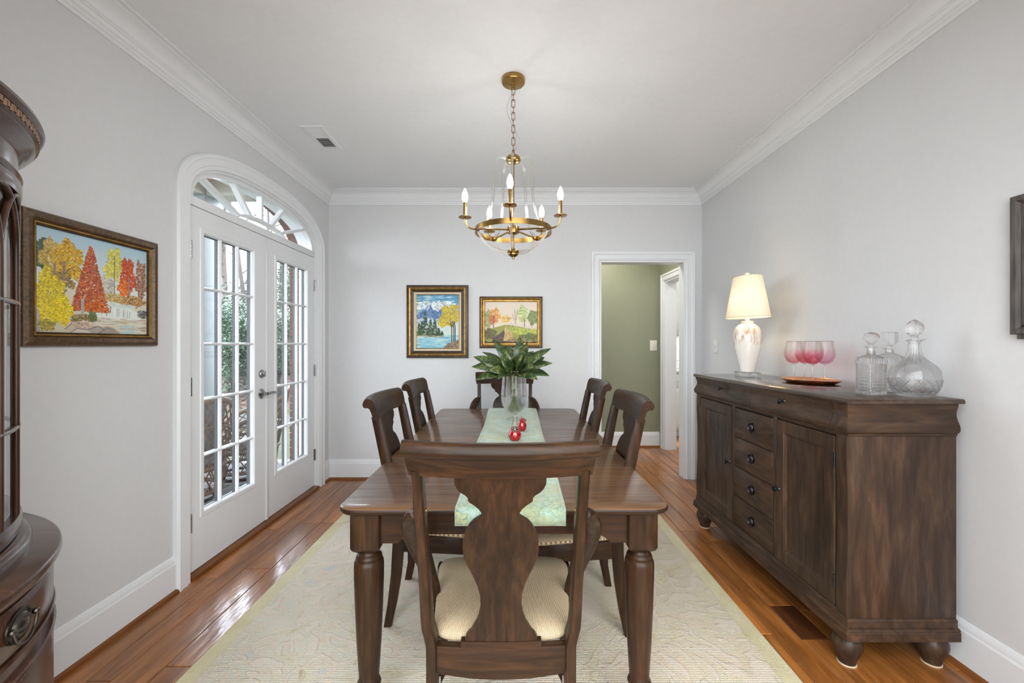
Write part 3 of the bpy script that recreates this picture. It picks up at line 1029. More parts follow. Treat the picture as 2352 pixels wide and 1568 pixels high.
# switches
sw = thing('light_switch', 'white single light switch on the right wall beside the table lamp', 'switch', (XR, 3.80, 1.267))
B(XR - 0.006, XR, 3.765, 3.835, 1.21, 1.325).build('wall_plate', M['plate'], sw, bevel=0.002)
B(XR - 0.016, XR - 0.005, 3.795, 3.805, 1.262, 1.285).build('toggle', M['plate'], sw, bevel=0.002)
sw = thing('light_switch', 'almond light switch on the green hall wall through the doorway', 'switch', (1.757, YG, 1.267))
B(1.712, 1.80, YG - 0.006, YG, 1.205, 1.335).build('wall_plate', M['almond'], sw, bevel=0.002)
B(1.750, 1.762, YG - 0.016, YG - 0.005, 1.262, 1.285).build('toggle', M['almond'], sw, bevel=0.002)

# ceiling register
vt = thing('ceiling_vent', 'white rectangular air register in the ceiling over the french doors', 'vent', (-1.343, 2.995, H))
x0, x1, y0, y1 = -1.417, -1.270, 2.828, 3.163
MB().loft([[(x0, y0, H), (x1, y0, H), (x1, y1, H), (x0, y1, H)], [(x0 + .004, y0 + .004, H - .006), (x1 - .004, y0 + .004, H - .006), (x1 - .004, y1 - .004, H - .006), (x0 + .004, y1 - .004, H - .006)],
           [(x0 + .028, y0 + .028, H - .006), (x1 - .028, y0 + .028, H - .006), (x1 - .028, y1 - .028, H - .006), (x0 + .028, y1 - .028, H - .006)],
           [(x0 + .028, y0 + .028, H - .001), (x1 - .028, y0 + .028, H - .001), (x1 - .028, y1 - .028, H - .001), (x0 + .028, y1 - .028, H - .001)]], cap=False).build('flange', M['trim'], vt, smooth=0)
B(x0 + .027, x1 - .027, y0 + .027, y1 - .027, H - 0.0012, H - 0.0004).build('duct', M['dark_hole'], vt, smooth=0)
for k in range(18):
    yy = y0 + 0.032 + k * 0.0155
    s_ = 1 if k < 9 else -1
    MB().loft([[(X, yy - 0.006 * s_, H - 0.0015), (X, yy + 0.007 * s_, H - 0.0062), (X, yy + 0.008 * s_, H - 0.0058), (X, yy - 0.005 * s_, H - 0.0011)] for X in (x0 + .028, x1 - .028)]).build('louver', M['trim'], vt, smooth=0)


# ------------------------------------------------------------------ paintings
class Canvas:
    def __init__(self, w, h, seed):
        self.w, self.h = w, h
        self.a = np.zeros((h, w, 3))
        self.r = random.Random(seed)

    def grad(self, v0, v1, c0, c1, u0=0, u1=1):
        ya, yb = int(v0 * self.h), int(v1 * self.h)
        xa, xb = int(u0 * self.w), int(u1 * self.w)
        for y in range(max(0, ya), min(self.h, yb)):
            t = (y - ya) / max(1, yb - ya)
            self.a[y, xa:xb] = np.array(c0) * (1 - t) / 255 + np.array(c1) * t / 255

    def dab(self, u, v, lx, ly, ang, c, al=1.0):
        x, y = u * self.w, v * self.h
        a, b = max(0.7, lx * self.w), max(0.7, ly * self.w)
        R = max(a, b) + 1
        xa, xb, ya, yb = int(max(0, x - R)), int(min(self.w, x + R + 1)), int(max(0, y - R)), int(min(self.h, y + R + 1))
        if xa >= xb or ya >= yb:
            return
        X, Y = np.meshgrid(np.arange(xa, xb) - x, np.arange(ya, yb) - y)
        cu, su = cos(ang), sin(ang)
        m = ((X * cu + Y * su) / a) ** 2 + ((-X * su + Y * cu) / b) ** 2 < 1
        self.a[ya:yb, xa:xb][m] = self.a[ya:yb, xa:xb][m] * (1 - al) + np.array(c) / 255 * al

    def blob(self, cu, cv, ru, rv, cols, n, size=0.018, shape='ell', asp=0.5, ang=None):
        r = self.r
        size *= 0.68
        for _ in range(int(n * 2.0)):
            while True:
                x, y = r.uniform(-1, 1), r.uniform(-1, 1)
                if shape == 'ell' and x * x + y * y <= (0.78 + 0.22 * sin(5 * atan2(y, x) + cu * 40) + 0.12 * sin(11 * atan2(y, x) + cv * 30)):
                    break
                if shape == 'cone' and abs(x) <= (y + 1) / 2 * 0.95 + 0.08:
                    break
                if shape == 'box':
                    break
            c = r.choice(cols)
            j = r.uniform(0.8, 1.15)
            self.dab(cu + x * ru, cv + y * rv, size * r.uniform(0.6, 1.3), size * asp * r.uniform(0.6, 1.2), r.uniform(-0.9, 0.9) if ang is None else ang + r.uniform(-0.2, 0.2), [min(255, q * j) for q in c], 0.9)

    def poly(self, pts, c, jit=8):
        ys = np.arange(self.h)[:, None] / self.h
        xs = np.arange(self.w)[None, :] / self.w
        ins = np.zeros((self.h, self.w), bool)
        n = len(pts)
        for i in range(n):
            (x1, y1), (x2, y2) = pts[i], pts[(i + 1) % n]
            if y1 == y2:
                continue
            cond = ((y1 > ys) != (y2 > ys)) & (xs < (x2 - x1) * (ys - y1) / (y2 - y1) + x1)
            ins ^= cond
        nz = np.random.RandomState(len(pts)).uniform(-jit, jit, (self.h, self.w, 1))
        self.a[ins] = ((np.array(c) + nz) / 255)[ins]

    def line(self, pts, wd, c):
        for (a, b) in zip(pts[:-1], pts[1:]):
            L = math.hypot((b[0] - a[0]) * self.w, (b[1] - a[1]) * self.h)
            n = max(2, int(L / (wd * self.w * 0.5 + 0.5)))
            for k in range(n + 1):
                t = k / n
                j = self.r.uniform(0.85, 1.1)
                self.dab(a[0] + (b[0] - a[0]) * t, a[1] + (b[1] - a[1]) * t, wd, wd, 0, [min(255, q * j) for q in c])

    def streaks(self, u0, u1, v0, v1, cols, n, L=0.06, th=0.006, ang=0.0):
        r = self.r
        for _ in range(n):
            self.dab(r.uniform(u0, u1), r.uniform(v0, v1), L * r.uniform(.5, 1.2), th * r.uniform(.6, 1.4), ang + r.uniform(-.06, .06), r.choice(cols), 0.75)


def paint_mesh(cv, name, parent, fn):
    """fn(u, v) -> world xyz ; u to the right and v down as the viewer sees it."""
    w, h = cv.w, cv.h
    mb = MB()
    vs = [fn(i / (w - 1), j / (h - 1)) for j in range(h) for i in range(w)]
    fs = [(j * w + i, (j + 1) * w + i, (j + 1) * w + i + 1, j * w + i + 1) for j in range(h - 1) for i in range(w - 1)]
    off = parent.location
    me = bpy.data.meshes.new(name)
    me.from_pydata([(p[0] - off.x, p[1] - off.y, p[2] - off.z) for p in vs], [], fs)
    ca = me.color_attributes.new('paint', 'FLOAT_COLOR', 'POINT')
    s = np.clip(cv.a, 0, 1)
    l = np.where(s <= 0.04045, s / 12.92, ((s + 0.055) / 1.055) ** 2.4)
    arr = np.ones((h * w, 4), np.float32)
    arr[:, :3] = l.reshape(-1, 3)
    ca.data.foreach_set('color', arr.ravel())
    me.materials.append(M['paint'])
    me.shade_smooth()
    o = bpy.data.objects.new(name, me)
    COL.objects.link(o)
    o.parent = parent
    return o


def autumn():
    c = Canvas(400, 330, 1)
    c.grad(0, .7, (166, 196, 212), (236, 234, 222))
    c.grad(0.55, 1, (214, 210, 190), (200, 190, 170))
    c.blob(0.05, 0.26, 0.06, 0.16, [(74, 98, 66), (58, 84, 60), (96, 118, 76)], 160, 0.02)
    c.blob(0.13, 0.28, 0.10, 0.20, [(196, 166, 96), (210, 180, 110), (176, 150, 80), (206, 168, 60)], 320)
    c.blob(0.25, 0.28, 0.13, 0.22, [(214, 168, 36), (226, 186, 48), (196, 146, 36), (206, 178, 70), (176, 124, 34)], 560)
    c.blob(0.17, 0.5, 0.14, 0.12, [(186, 140, 60), (150, 124, 70), (120, 110, 66)], 200)
    for u, v0, v1, w in ((0.145, .33, .58, .006), (0.215, .3, .66, .009)):
        c.line([(u, v0), (u - .004, v1)], w, (140, 124, 116))
    c.line([(0.218, .42), (.26, .36), (.29, .34)], .004, (110, 90, 80))
    c.blob(0.58, 0.48, 0.09, 0.12, [(196, 198, 186), (180, 176, 160), (206, 200, 190)], 160, 0.02)
    c.blob(0.66, 0.22, 0.085, 0.20, [(216, 206, 74), (200, 190, 60), (226, 216, 104), (186, 176, 60)], 340, 0.014)
    c.blob(0.60, 0.3, 0.06, 0.1, [(222, 212, 100), (206, 200, 80)], 100, 0.014)
    c.line([(.655, .14), (.652, .60)], .004, (120, 106, 96))
    c.blob(0.93, 0.36, 0.07, 0.26, [(150, 92, 70), (170, 110, 80), (126, 84, 66), (184, 140, 104)], 380, 0.013)
    c.blob(0.79, 0.34, 0.085, 0.24, [(206, 66, 36), (186, 54, 34), (220, 92, 40), (196, 110, 40), (160, 50, 36)], 520, 0.014)
    c.blob(0.75, 0.48, 0.07, 0.1, [(226, 120, 36), (214, 80, 30), (230, 150, 50)], 200, 0.014)
    c.line([(.80, .34), (.802, .66)], .007, (150, 130, 120))
    c.line([(.90, .3), (.905, .58)], .004, (120, 90, 80))
    c.line([(.95, .3), (.955, .56)], .004, (110, 84, 76))
    c.blob(0.82, 0.62, 0.19, 0.07, [(190, 140, 90), (206, 160, 96), (150, 104, 76), (216, 176, 110), (120, 90, 66)], 420, 0.014)
    c.blob(0.64, 0.60, 0.1, 0.05, [(206, 176, 96), (216, 190, 120), (170, 140, 90)], 120, 0.014)
    # waterfall
    c.poly([(.50, .70), (.56, .66), (.66, .645), (.80, .68), (.88, .735), (.92, .80), (.95, .86), (.44, .84), (.46, .78)], (222, 228, 220))
    c.streaks(.5, .86, .66, .70, [(190, 206, 206), (216, 222, 214)], 60, .03, .006, .15)
    for k in range(26):
        u = .50 + .36 * k / 26 + c.r.uniform(-.006, .006)
        v = .70 + .05 * max(0, (u - .64) / .2)
        c.line([(u, v), (u - .004, v + c.r.uniform(.05, .11))], .0035, c.r.choice([(120, 126, 116), (226, 232, 224), (170, 180, 170), (232, 236, 230), (236, 240, 234)]))
    c.blob(.49, .735, .035, .045, [(96, 104, 104), (130, 134, 130), (206, 214, 212)], 40, .016)
    c.blob(.95, .76, .06, .05, [(104, 108, 106), (130, 128, 122), (84, 84, 84), (160, 158, 150)], 110, .018)
    c.poly([(.42, .84), (1, .83), (1, 1), (.4, 1)], (206, 198, 178))
    c.streaks(.45, 1, .83, 1, [(216, 210, 190), (190, 176, 156), (206, 206, 190), (176, 158, 138), (222, 218, 204)], 160)
    c.streaks(.72, .84, .9, 1, [(176, 204, 204), (190, 210, 206)], 30, .04)
    # red tree
    c.blob(0.435, 0.43, 0.165, 0.34, [(176, 74, 40), (206, 92, 40), (190, 110, 70), (150, 60, 36), (216, 120, 50), (160, 84, 66)], 1200, .015, 'cone')
    c.blob(0.46, 0.72, 0.12, 0.05, [(200, 96, 40), (176, 76, 34), (216, 130, 50)], 220, .015)
    c.line([(.365, .66), (.362, .86)], .013, (176, 168, 166))
    c.line([(.365, .66), (.39, .6)], .006, (190, 180, 176))
    # lower bank
    c.blob(.35, .86, .09, .06, [(110, 110, 60), (140, 120, 70), (196, 150, 110), (90, 100, 56)], 140, .016)
    c.blob(.45, .82, .04, .06, [(90, 104, 62), (110, 120, 70)], 60, .016)
    for pts, col in (([(.22, .96), (.30, .88), (.40, .86), (.46, .90), (.44, .98), (.3, 1)], (196, 180, 164)), ([(.40, .96), (.50, .92), (.56, .95), (.54, 1), (.38, 1)], (170, 160, 152)),
                     ([(.50, 1), (.58, .93), (.66, .95), (.72, 1)], (160, 148, 138)), ([(.26, 1), (.32, .95), (.40, .96), (.45, 1)], (206, 196, 186))):
        c.poly(pts, col, 12)
        c.line(pts[:3], .003, (106, 96, 92))
    c.blob(.36, .91, .1, .04, [(206, 176, 150), (180, 166, 156), (216, 190, 160)], 60, .02)
    c.blob(0.10, 0.66, 0.13, 0.30, [(226, 200, 22), (236, 212, 34), (206, 178, 24), (214, 196, 60), (186, 156, 30), (240, 222, 70)], 1100, .014)
    c.blob(0.20, 0.78, 0.09, 0.16, [(230, 204, 24), (238, 216, 40), (210, 180, 24)], 420, .014)
    c.line([(.02, .8), (.03, .99)], .012, (178, 168, 164))
    c.blob(.09, .93, .07, .06, [(130, 124, 60), (160, 150, 66), (206, 184, 50)], 120, .014)
    for k in range(7):
        c.line([(.925 + k * .007, .945 + .008 * (k % 2)), (.93 + k * .007, .952 - .006 * (k % 2))], .0014, (90, 70, 60))
    return c


def mountain():
    c = Canvas(240, 302, 2)
    c.grad(0, .6, (70, 140, 176), (214, 226, 226))
    c.streaks(0, 1, .02, .14, [(206, 222, 226), (90, 156, 186), (120, 176, 200), (60, 128, 166)], 90, .1, .014, -.1)
    c.blob(.5, .2, .6, .09, [(226, 234, 232), (200, 216, 220), (240, 240, 234)], 90, .06, asp=.45)
    c.poly([(0, .38), (.12, .32), (.22, .26), (.30, .185), (.34, .17), (.40, .22), (.48, .26), (.56, .30), (.66, .42), (.66, .55), (0, .55)], (92, 124, 166), 14)
    c.poly([(.33, .17), (.42, .23), (.53, .30), (.5, .32), (.44, .27), (.40, .29), (.36, .23)], (226, 232, 236))
    c.poly([(.33, .17), (.28, .22), (.22, .30), (.27, .28), (.30, .24)], (206, 216, 226))
    c.streaks(.05, .6, .3, .42, [(70, 104, 150), (120, 150, 186), (90, 118, 160)], 90, .04, .02, .9)
    c.blob(.25, .5, .4, .07, [(190, 204, 214), (170, 190, 206)], 80, .05, asp=.5)
    c.grad(.53, .75, (196, 208, 214), (206, 218, 210))
    # water
    c.grad(.74, 1, (196, 216, 206), (96, 166, 192))
    c.streaks(0, 1, .76, .99, [(120, 182, 200), (206, 224, 216), (150, 200, 210), (84, 156, 186)], 150, .12, .008)
    # firs
    for u, v0, v1, w in ((.20, .31, .76, .12), (.06, .52, .77, .08), (.33, .46, .76, .1), (.43, .45, .76, .09), (.52, .62, .77, .07), (.12, .5, .76, .08), (.60, .68, .77, .05)):
        n = int(150 * (v1 - v0) / .3)
        for k in range(n):
            t = c.r.random() ** .7
            c.dab(u + c.r.uniform(-1, 1) * w * t, v0 + (v1 - v0) * t, .022, .008, c.r.uniform(-.6, .6), c.r.choice([(34, 62, 44), (52, 82, 48), (26, 48, 38), (88, 112, 60)]))
    c.streaks(0, .62, .765, .79, [(216, 208, 180), (176, 150, 110), (90, 96, 60)], 60, .06, .006)
    # golden tree
    c.blob(.80, .38, .27, .22, [(206, 182, 30), (190, 160, 24), (222, 204, 60), (160, 136, 30)], 700, .024)
    c.blob(.62, .52, .12, .1, [(206, 182, 30), (222, 204, 60), (180, 150, 26)], 160, .024)
    for x_ in (.83, .875, .91):
        c.line([(x_ - .02, .5), (x_, .62), (x_, .87)], .012, (60, 52, 48))
    c.line([(.86, .58), (.74, .52), (.7, .53)], .007, (60, 52, 48))
    c.poly([(.62, 1), (.74, .92), (.88, .87), (1, .84), (1, 1)], (120, 100, 84), 20)
    c.blob(.86, .94, .16, .06, [(140, 116, 92), (96, 80, 66), (170, 150, 120)], 100, .022)
    return c


def fence_lane():
    c = Canvas(302, 240, 4)
    c.grad(0, .85, (222, 208, 190), (226, 212, 186))
    c.blob(.06, .42, .07, .24, [(150, 160, 104), (176, 180, 120), (120, 130, 90)], 140, .022)
    c.blob(.72, .30, .1, .22, [(196, 206, 130), (180, 196, 120), (210, 214, 150), (150, 176, 104)], 260, .022)
    c.blob(.91, .38, .1, .2, [(126, 140, 80), (104, 120, 66), (150, 160, 96)], 280, .02)
    c.blob(.40, .42, .1, .08, [(226, 186, 96), (230, 200, 130), (216, 170, 80)], 90, .03)
    c.blob(.19, .34, .11, .2, [(216, 150, 70), (226, 170, 90), (200, 120, 60), (230, 190, 110)], 320, .02)
    c.blob(.14, .44, .08, .12, [(206, 120, 70), (190, 100, 64)], 90, .02)
    for pts, w in (([(.17, .34), (.165, .68)], .008), ([(.57, .2), (.585, .55)], .005), ([(.52, .3), (.56, .46)], .004), ([(.62, .2), (.6, .45)], .004), ([(.75, .4), (.755, .6)], .008), ([(.90, .45), (.9, .62)], .006)):
        c.line(pts, w, (110, 84, 66))
    c.poly([(0, .68), (.2, .62), (.38, .56), (.52, .56), (.8, .64), (1, .68), (1, 1), (0, 1)], (150, 150, 66), 14)
    c.blob(.75, .72, .28, .08, [(176, 186, 66), (150, 166, 60), (196, 200, 84)], 260, .03, asp=.3, ang=.15)
    c.blob(.85, .86, .2, .1, [(104, 116, 50), (126, 134, 60), (90, 84, 48)], 160, .03, asp=.4)
    c.blob(.1, .78, .13, .14, [(84, 78, 46), (116, 100, 60), (100, 110, 56)], 180, .024)
    c.poly([(.38, .62), (.43, .62), (.52, .8), (.56, 1), (.34, 1), (.36, .78)], (206, 176, 120), 14)
    c.blob(.45, .84, .07, .16, [(216, 184, 124), (190, 156, 100), (170, 136, 84), (226, 200, 146), (140, 112, 70)], 120, .02, asp=.35, ang=1.2)
    c.poly([(.1, 1), (.24, .82), (.37, .68), (.38, .78), (.34, 1)], (84, 66, 56), 14)
    c.blob(.24, .9, .12, .1, [(84, 66, 56), (104, 84, 66), (66, 52, 44), (126, 104, 74)], 130, .024, asp=.35, ang=-.7)
    c.blob(.55, .66, .14, .05, [(170, 176, 70), (140, 156, 60), (196, 196, 90)], 90, .022, asp=.35)
    c.blob(.62, .93, .18, .07, [(150, 126, 76), (110, 90, 60), (196, 176, 110), (84, 70, 50)], 160, .016)
    c.streaks(0, 1, .96, 1, [(64, 52, 42), (84, 66, 50)], 60, .05, .012)
    for k in range(9):
        u = .50 + k * .058
        v = .55 + .11 * ((u - .5) / .5) ** .8
        c.line([(u, v - .05), (u, v + .04)], .005, (206, 200, 190))
    for dv in (-.03, .005):
        c.line([(.48 + .5 * k / 10, .548 + dv + .11 * (k / 10) ** .8) for k in range(11)], .0035, (196, 190, 180))
    return c


def frame_rings(fn, prof, w, h):
    """prof: (inset from outer edge, proud). fn(u,v,p) with metric u,v from top-left outer corner."""
    rg = []
    for o, p in prof:
        rg.append([fn(o, o, p), fn(w - o, o, p), fn(w - o, h - o, p), fn(o, h - o, p)])
    return rg


def framed(name, label, loc, w, h, fn, layers, canvas, inset, cp):
    t = thing(name, label, 'painting', loc)
    for nm, prof, mat in layers:
        MB().loft(frame_rings(fn, prof, w, h), cap=False).build(nm, mat, t, smooth=25)
    MB().loft([[fn(0.004, 0.004, q), fn(w - .004, 0.004, q), fn(w - .004, h - .004, q), fn(0.004, h - .004, q)] for q in (0.001, 0.006)]).build('backing', M['canvas_edge'], t, smooth=0)
    paint_mesh(canvas, 'canvas', t, lambda u, v: fn(inset + u * (w - 2 * inset), inset + v * (h - 2 * inset), cp))
    return t


# left wall: waterfall
yl, zl, w, h = 1.513, 1.787, 0.588, 0.504
fnL = lambda u, v, p: (XL + p, yl + u, zl - v)
framed('waterfall_painting', 'framed oil painting of autumn trees and waterfall in a wide bronze frame', (XL, yl + w / 2, zl - h / 2), w, h, fnL,
       [('frame', [(0, 0.0), (0, 0.012), (0.006, 0.022), (0.018, 0.030), (0.030, 0.030), (0.038, 0.022), (0.040, 0.018)], M['bronze_frame']),
        ('inner_rim', [(0.040, 0.018), (0.042, 0.023), (0.046, 0.022), (0.049, 0.016)], M['gold_frame']),
        ('lip', [(0.049, 0.016), (0.052, 0.018), (0.055, 0.012), (0.055, 0.006)], M['dark_frame'])], autumn(), 0.054, 0.008)
# fine ribs of the bronze moulding
wp = bpy.data.objects['waterfall_painting']
rb = MB()
for k in range(110):
    u = 0.004 + (h - 0.008) * k / 109
    for ua, ub in ((0.018, 0.031), (w - 0.031, w - 0.018)):
        if 0.035 < u < h - 0.035:
            rb.add([fnL(ua, u - .0012, .0295), fnL(ub, u - .0012, .0295), fnL(ub, u, .0312), fnL(ua, u, .0312), fnL(ub, u + .0012, .0295), fnL(ua, u + .0012, .0295)], [(0, 1, 2, 3), (3, 2, 4, 5)])
for k in range(130):
    u = 0.004 + (w - 0.008) * k / 129
    for va, vb in ((0.018, 0.031), (h - 0.031, h - 0.018)):
        if 0.035 < u < w - 0.035:
            rb.add([fnL(u - .0012, va, .0295), fnL(u - .0012, vb, .0295), fnL(u, vb, .0312), fnL(u, va, .0312), fnL(u + .0012, vb, .0295), fnL(u + .0012, va, .0295)], [(0, 1, 2, 3), (3, 2, 4, 5)])
ro_ = rb.build('ribbing', M['bronze_frame'], wp, smooth=0)
ro_['kind'] = 'stuff'

# back wall
fnB = lambda x0, z0: (lambda u, v, p: (x0 + u, YB - p, z0 - v))
framed('mountain_lake_painting', 'tall framed painting of a mountain lake with a golden tree on the end wall', (-0.723, YB, 1.5), 0.588, 0.694, fnB(-1.0165, 1.852),
       [('frame', [(0, 0), (0, 0.020), (0.004, 0.026), (0.022, 0.030)], M['dark_frame']),
        ('gilt_band', [(0.022, 0.030), (0.028, 0.034), (0.038, 0.030), (0.044, 0.022)], M['gold_frame']),
        ('dark_cove', [(0.044, 0.022), (0.048, 0.020), (0.066, 0.014), (0.068, 0.016)], M['dark_frame']),
        ('liner', [(0.068, 0.016), (0.074, 0.014), (0.086, 0.012)], M['canvas_edge']),
        ('inner_rim', [(0.086, 0.012), (0.088, 0.015), (0.093, 0.013), (0.094, 0.007)], M['gold_frame'])], mountain(), 0.093, 0.009)
framed('country_lane_painting', 'wide gilt framed painting of a country lane with a white fence on the end wall', (-0.02, YB, 1.5), 0.600, 0.492, fnB(-0.322, 1.744),
       [('frame', [(0, 0), (0, 0.018), (0.004, 0.026), (0.014, 0.028)], M['dark_frame']),
        ('gilt_band', [(0.014, 0.028), (0.022, 0.034), (0.030, 0.030), (0.036, 0.020), (0.044, 0.018), (0.048, 0.020), (0.052, 0.012), (0.052, 0.006)], M['gold_frame'])], fence_lane(), 0.050, 0.008)


def dusk():
    c = Canvas(90, 80, 9)
    c.grad(0, 1, (110, 84, 66), (96, 52, 34))
    c.blob(.5, .6, .5, .4, [(140, 74, 44), (90, 50, 36), (170, 110, 66)], 300, .05)
    return c


fnR = lambda u, v, p: (XR - p, 1.529 - u, 1.817 - v)
framed('framed_picture', 'picture in a charcoal grained wood frame on the right wall, cut by the frame edge', (XR, 1.25, 1.57), 0.62, 0.49, fnR,
       [('frame', [(0, 0), (0, 0.024), (0.003, 0.028), (0.018, 0.026), (0.028, 0.016), (0.032, 0.020), (0.040, 0.016), (0.056, 0.010)], M['black_frame']),
        ('inner_rim', [(0.056, 0.010), (0.058, 0.013), (0.061, 0.010), (0.061, 0.006)], M['canvas_edge'])], dusk(), 0.060, 0.008)
B(XR - 0.022, XR, 0.95, 1.51, 1.31, 1.328).build('lower_lip', M['black_frame'], bpy.data.objects['framed_picture'])

# ------------------------------------------------------------------ rug
rx0, rx1, ry0, ry1, rz = -1.283, 1.10, 0.48, 3.62, 0.011
rug = thing('area_rug', 'large cream and olive tufted area rug under the dining table', 'rug', ((rx0 + rx1) / 2, (ry0 + ry1) / 2, 0))
bw = 0.075
mb = MB()
rgs = []
for o, z in ((0.0, 0.0), (0.0, rz - 0.003), (0.005, rz), (bw, rz)):
    rgs.append([(rx0 + o, ry0 + o, z), (rx1 - o, ry0 + o, z), (rx1 - o, ry1 - o, z), (rx0 + o, ry1 - o, z)])
mb.loft(rgs, cap=False)
mb.build('border', M['rug_border'], rug, smooth=0)
B(rx0 + bw + .001, rx1 - bw - .001, ry0 + bw + .001, ry1 - bw - .001, 0.0, rz + 0.002).build('field', M['rug'], rug, bevel=0.002)


# ------------------------------------------------------------------ dining table
TW, TL, TZ = 0.5485, 1.069, 0.762


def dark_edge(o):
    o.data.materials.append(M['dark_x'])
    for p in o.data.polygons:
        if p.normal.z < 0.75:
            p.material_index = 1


table = thing('dining_table', 'dark brown rectangular dining table on four turned legs', 'table', (-0.037, 2.441, 0))


def rrect(x0, x1, y0, y1, r, corners, n=8):
    pts = []
    for (cx, cy, a0, on) in ((x1, y1, 0, corners[0]), (x0, y1, 90, corners[1]), (x0, y0, 180, corners[2]), (x1, y0, 270, corners[3])):
        if on:
            sx = -1 if cx == x1 else 1
            sy = -1 if cy == y1 else 1
            for k in range(n + 1):
                a = math.radians(a0 + 90 * k / n)
                pts.append((cx + sx * r + r * cos(a), cy + sy * r + r * sin(a)))
        else:
            pts.append((cx, cy))
    return pts


def slab(rect, r, corners, prof):
    x0, x1, y0, y1, fy0, fy1 = rect
    rg = []
    for o, z in prof:
        rg.append([(x, y, z) for x, y in rrect(x0 + o, x1 - o, y0 + (o if fy0 else 0), y1 - (o if fy1 else 0), r - o, corners)])
    return MB().loft(rg)


tp = [(0.014, TZ - 0.024), (0.006, TZ - 0.022), (0.001, TZ - 0.016), (0.0, TZ - 0.010), (0.002, TZ - 0.004), (0.007, TZ)]
ys = 0.229
slab((-TW, TW, -TL, -ys - 0.0007, True, False), 0.065, (0, 0, 1, 1), tp).build('table_leaf', M['tabletop'], table, local=True, smooth=50)
slab((-TW, TW, -ys + 0.0007, ys - 0.0007, False, False), 0.065, (0, 0, 0, 0), tp).build('table_leaf', M['tabletop'], table, local=True, smooth=50)
slab((-TW, TW, ys + 0.0007, TL, False, True), 0.065, (1, 1, 0, 0), tp).build('table_leaf', M['tabletop'], table, local=True, smooth=50)
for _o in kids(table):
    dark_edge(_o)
LX, LY, LB = 0.458, TL - 0.075, 0.048


def leg_mb(cx, cy):
    mb = MB()
    b = LB
    rg = []
    for s_, z in ((b, TZ - 0.024), (b, 0.622), (b - 0.004, 0.612), (b - 0.016, 0.602), (b - 0.020, 0.598)):
        c = s_ * 0.92
        rg.append([(cx + c, cy - s_, z), (cx + s_, cy - c, z), (cx + s_, cy + c, z), (cx + c, cy + s_, z), (cx - c, cy + s_, z), (cx - s_, cy + c, z), (cx - s_, cy - c, z), (cx - c, cy - s_, z)])
    mb.loft(rg)
    mb.lathe([(0.030, 0.600), (0.030, 0.592), (0.034, 0.588), (0.041, 0.582), (0.043, 0.576), (0.041, 0.572), (0.044, 0.570), (0.048, 0.560), (0.049, 0.545), (0.0485, 0.50),
              (0.046, 0.42), (0.041, 0.30), (0.035, 0.20), (0.032, 0.165), (0.036, 0.160), (0.040, 0.150), (0.036, 0.140), (0.030, 0.132), (0.034, 0.115), (0.038, 0.09), (0.036, 0.05), (0.028, 0.022), (0.026, 0.0145)], (cx, cy, 0), 24)
    return mb


for sx in (-1, 1):
    for sy in (-1, 1):
        leg_mb(sx * LX, sy * LY).build('leg', M['dark_z'], table, local=True, smooth=45)


def apron_poly(half):
    p = [(-half, TZ - 0.024), (-half, 0.632), (-half + 0.055, 0.632), (-half + 0.062, 0.638)]
    p += [(-half + 0.062 + 0.045 * (k / 6), 0.638 + 0.024 * sin(pi / 2 * k / 6)) for k in range(1, 7)]
    q = [(-u, z) for u, z in reversed(p)]
    return p + q


for sy in (-1, 1):
    MB().prism(apron_poly(LX - LB), 'y', sy * (LY + 0.008), sy * (LY + 0.030)).build('apron', M['dark_x'], table, local=True, smooth=30)
for sx in (-1, 1):
    MB().prism(apron_poly(LY - LB), 'x', sx * (LX + 0.008), sx * (LX + 0.030)).build('apron', M['dark_y'], table, local=True, smooth=30)
table.rotation_euler.z = math.radians(0.4)

# runner
run = MB()
cols = 9
path = [(1.374 - 0.004, TZ - 0.052), (1.3735 - 0.004, TZ - 0.03), (1.371 - 0.004, TZ - 0.012), (1.369, TZ - 0.003), (1.376, TZ + 0.0018)] + [(1.40 + (3.49 - 1.40) * k / 40, TZ + 0.002) for k in range(41)] + \
       [(3.508, TZ + 0.0018), (3.5145, TZ - 0.003), (3.5155, TZ - 0.012), (3.517, TZ - 0.03), (3.518, TZ - 0.06)]
rngs = []
for i, (y, z) in enumerate(path):
    t = max(0, min(1, (y - 1.37) / 2.14))
    xa, xb = -0.190 - 0.006 * t + 0.004 * sin(y * 5), 0.168 + 0.014 * t + 0.004 * sin(y * 4 + 1)
    row = []
    for c in range(cols):
        x_ = xa + (xb - xa) * c / (cols - 1)
        dz = (0.0015 * abs(sin(x_ * 30 + y * 9)) if 5 <= i < len(path) - 5 else 0)
        dy = (-0.002 * (1 + sin(x_ * 38)) if i < 3 else 0)
        row.append((x_, y + dy, z + dz))
    rngs.append(row)
top = MB().loft(rngs, cap=False, closed=False)
ro = top.build('table_runner', M['runner'], smooth=60)
sm = ro.modifiers.new('thickness', 'SOLIDIFY')
sm.thickness = 0.0016
sm.offset = 1
tag(ro, 'pale green brocade runner laid lengthwise along the dining table', 'table runner')
hem = MB()
for f_ in (0.03, 0.97):
    hem.tube([(r_[0][0] + (r_[-1][0] - r_[0][0]) * f_, r_[0][1], r_[0][2] + 0.0018) for r_ in rngs[4:-4]], 0.0007, 4)
hem.build('stitched_hem', M['runner'], ro)


# ------------------------------------------------------------------ chairs
def lean(z):
    if z > 0.45:
        return -0.112 * ((z - 0.45) / 0.6) ** 1.25
    return -0.052 * ((0.45 - z) / 0.45) ** 2


def bow(x, z):
    b = 0.018 + 0.022 * (z - 0.45) / 0.6
    return -b * (1 - min(1, (abs(x) / 0.25)) ** 2)


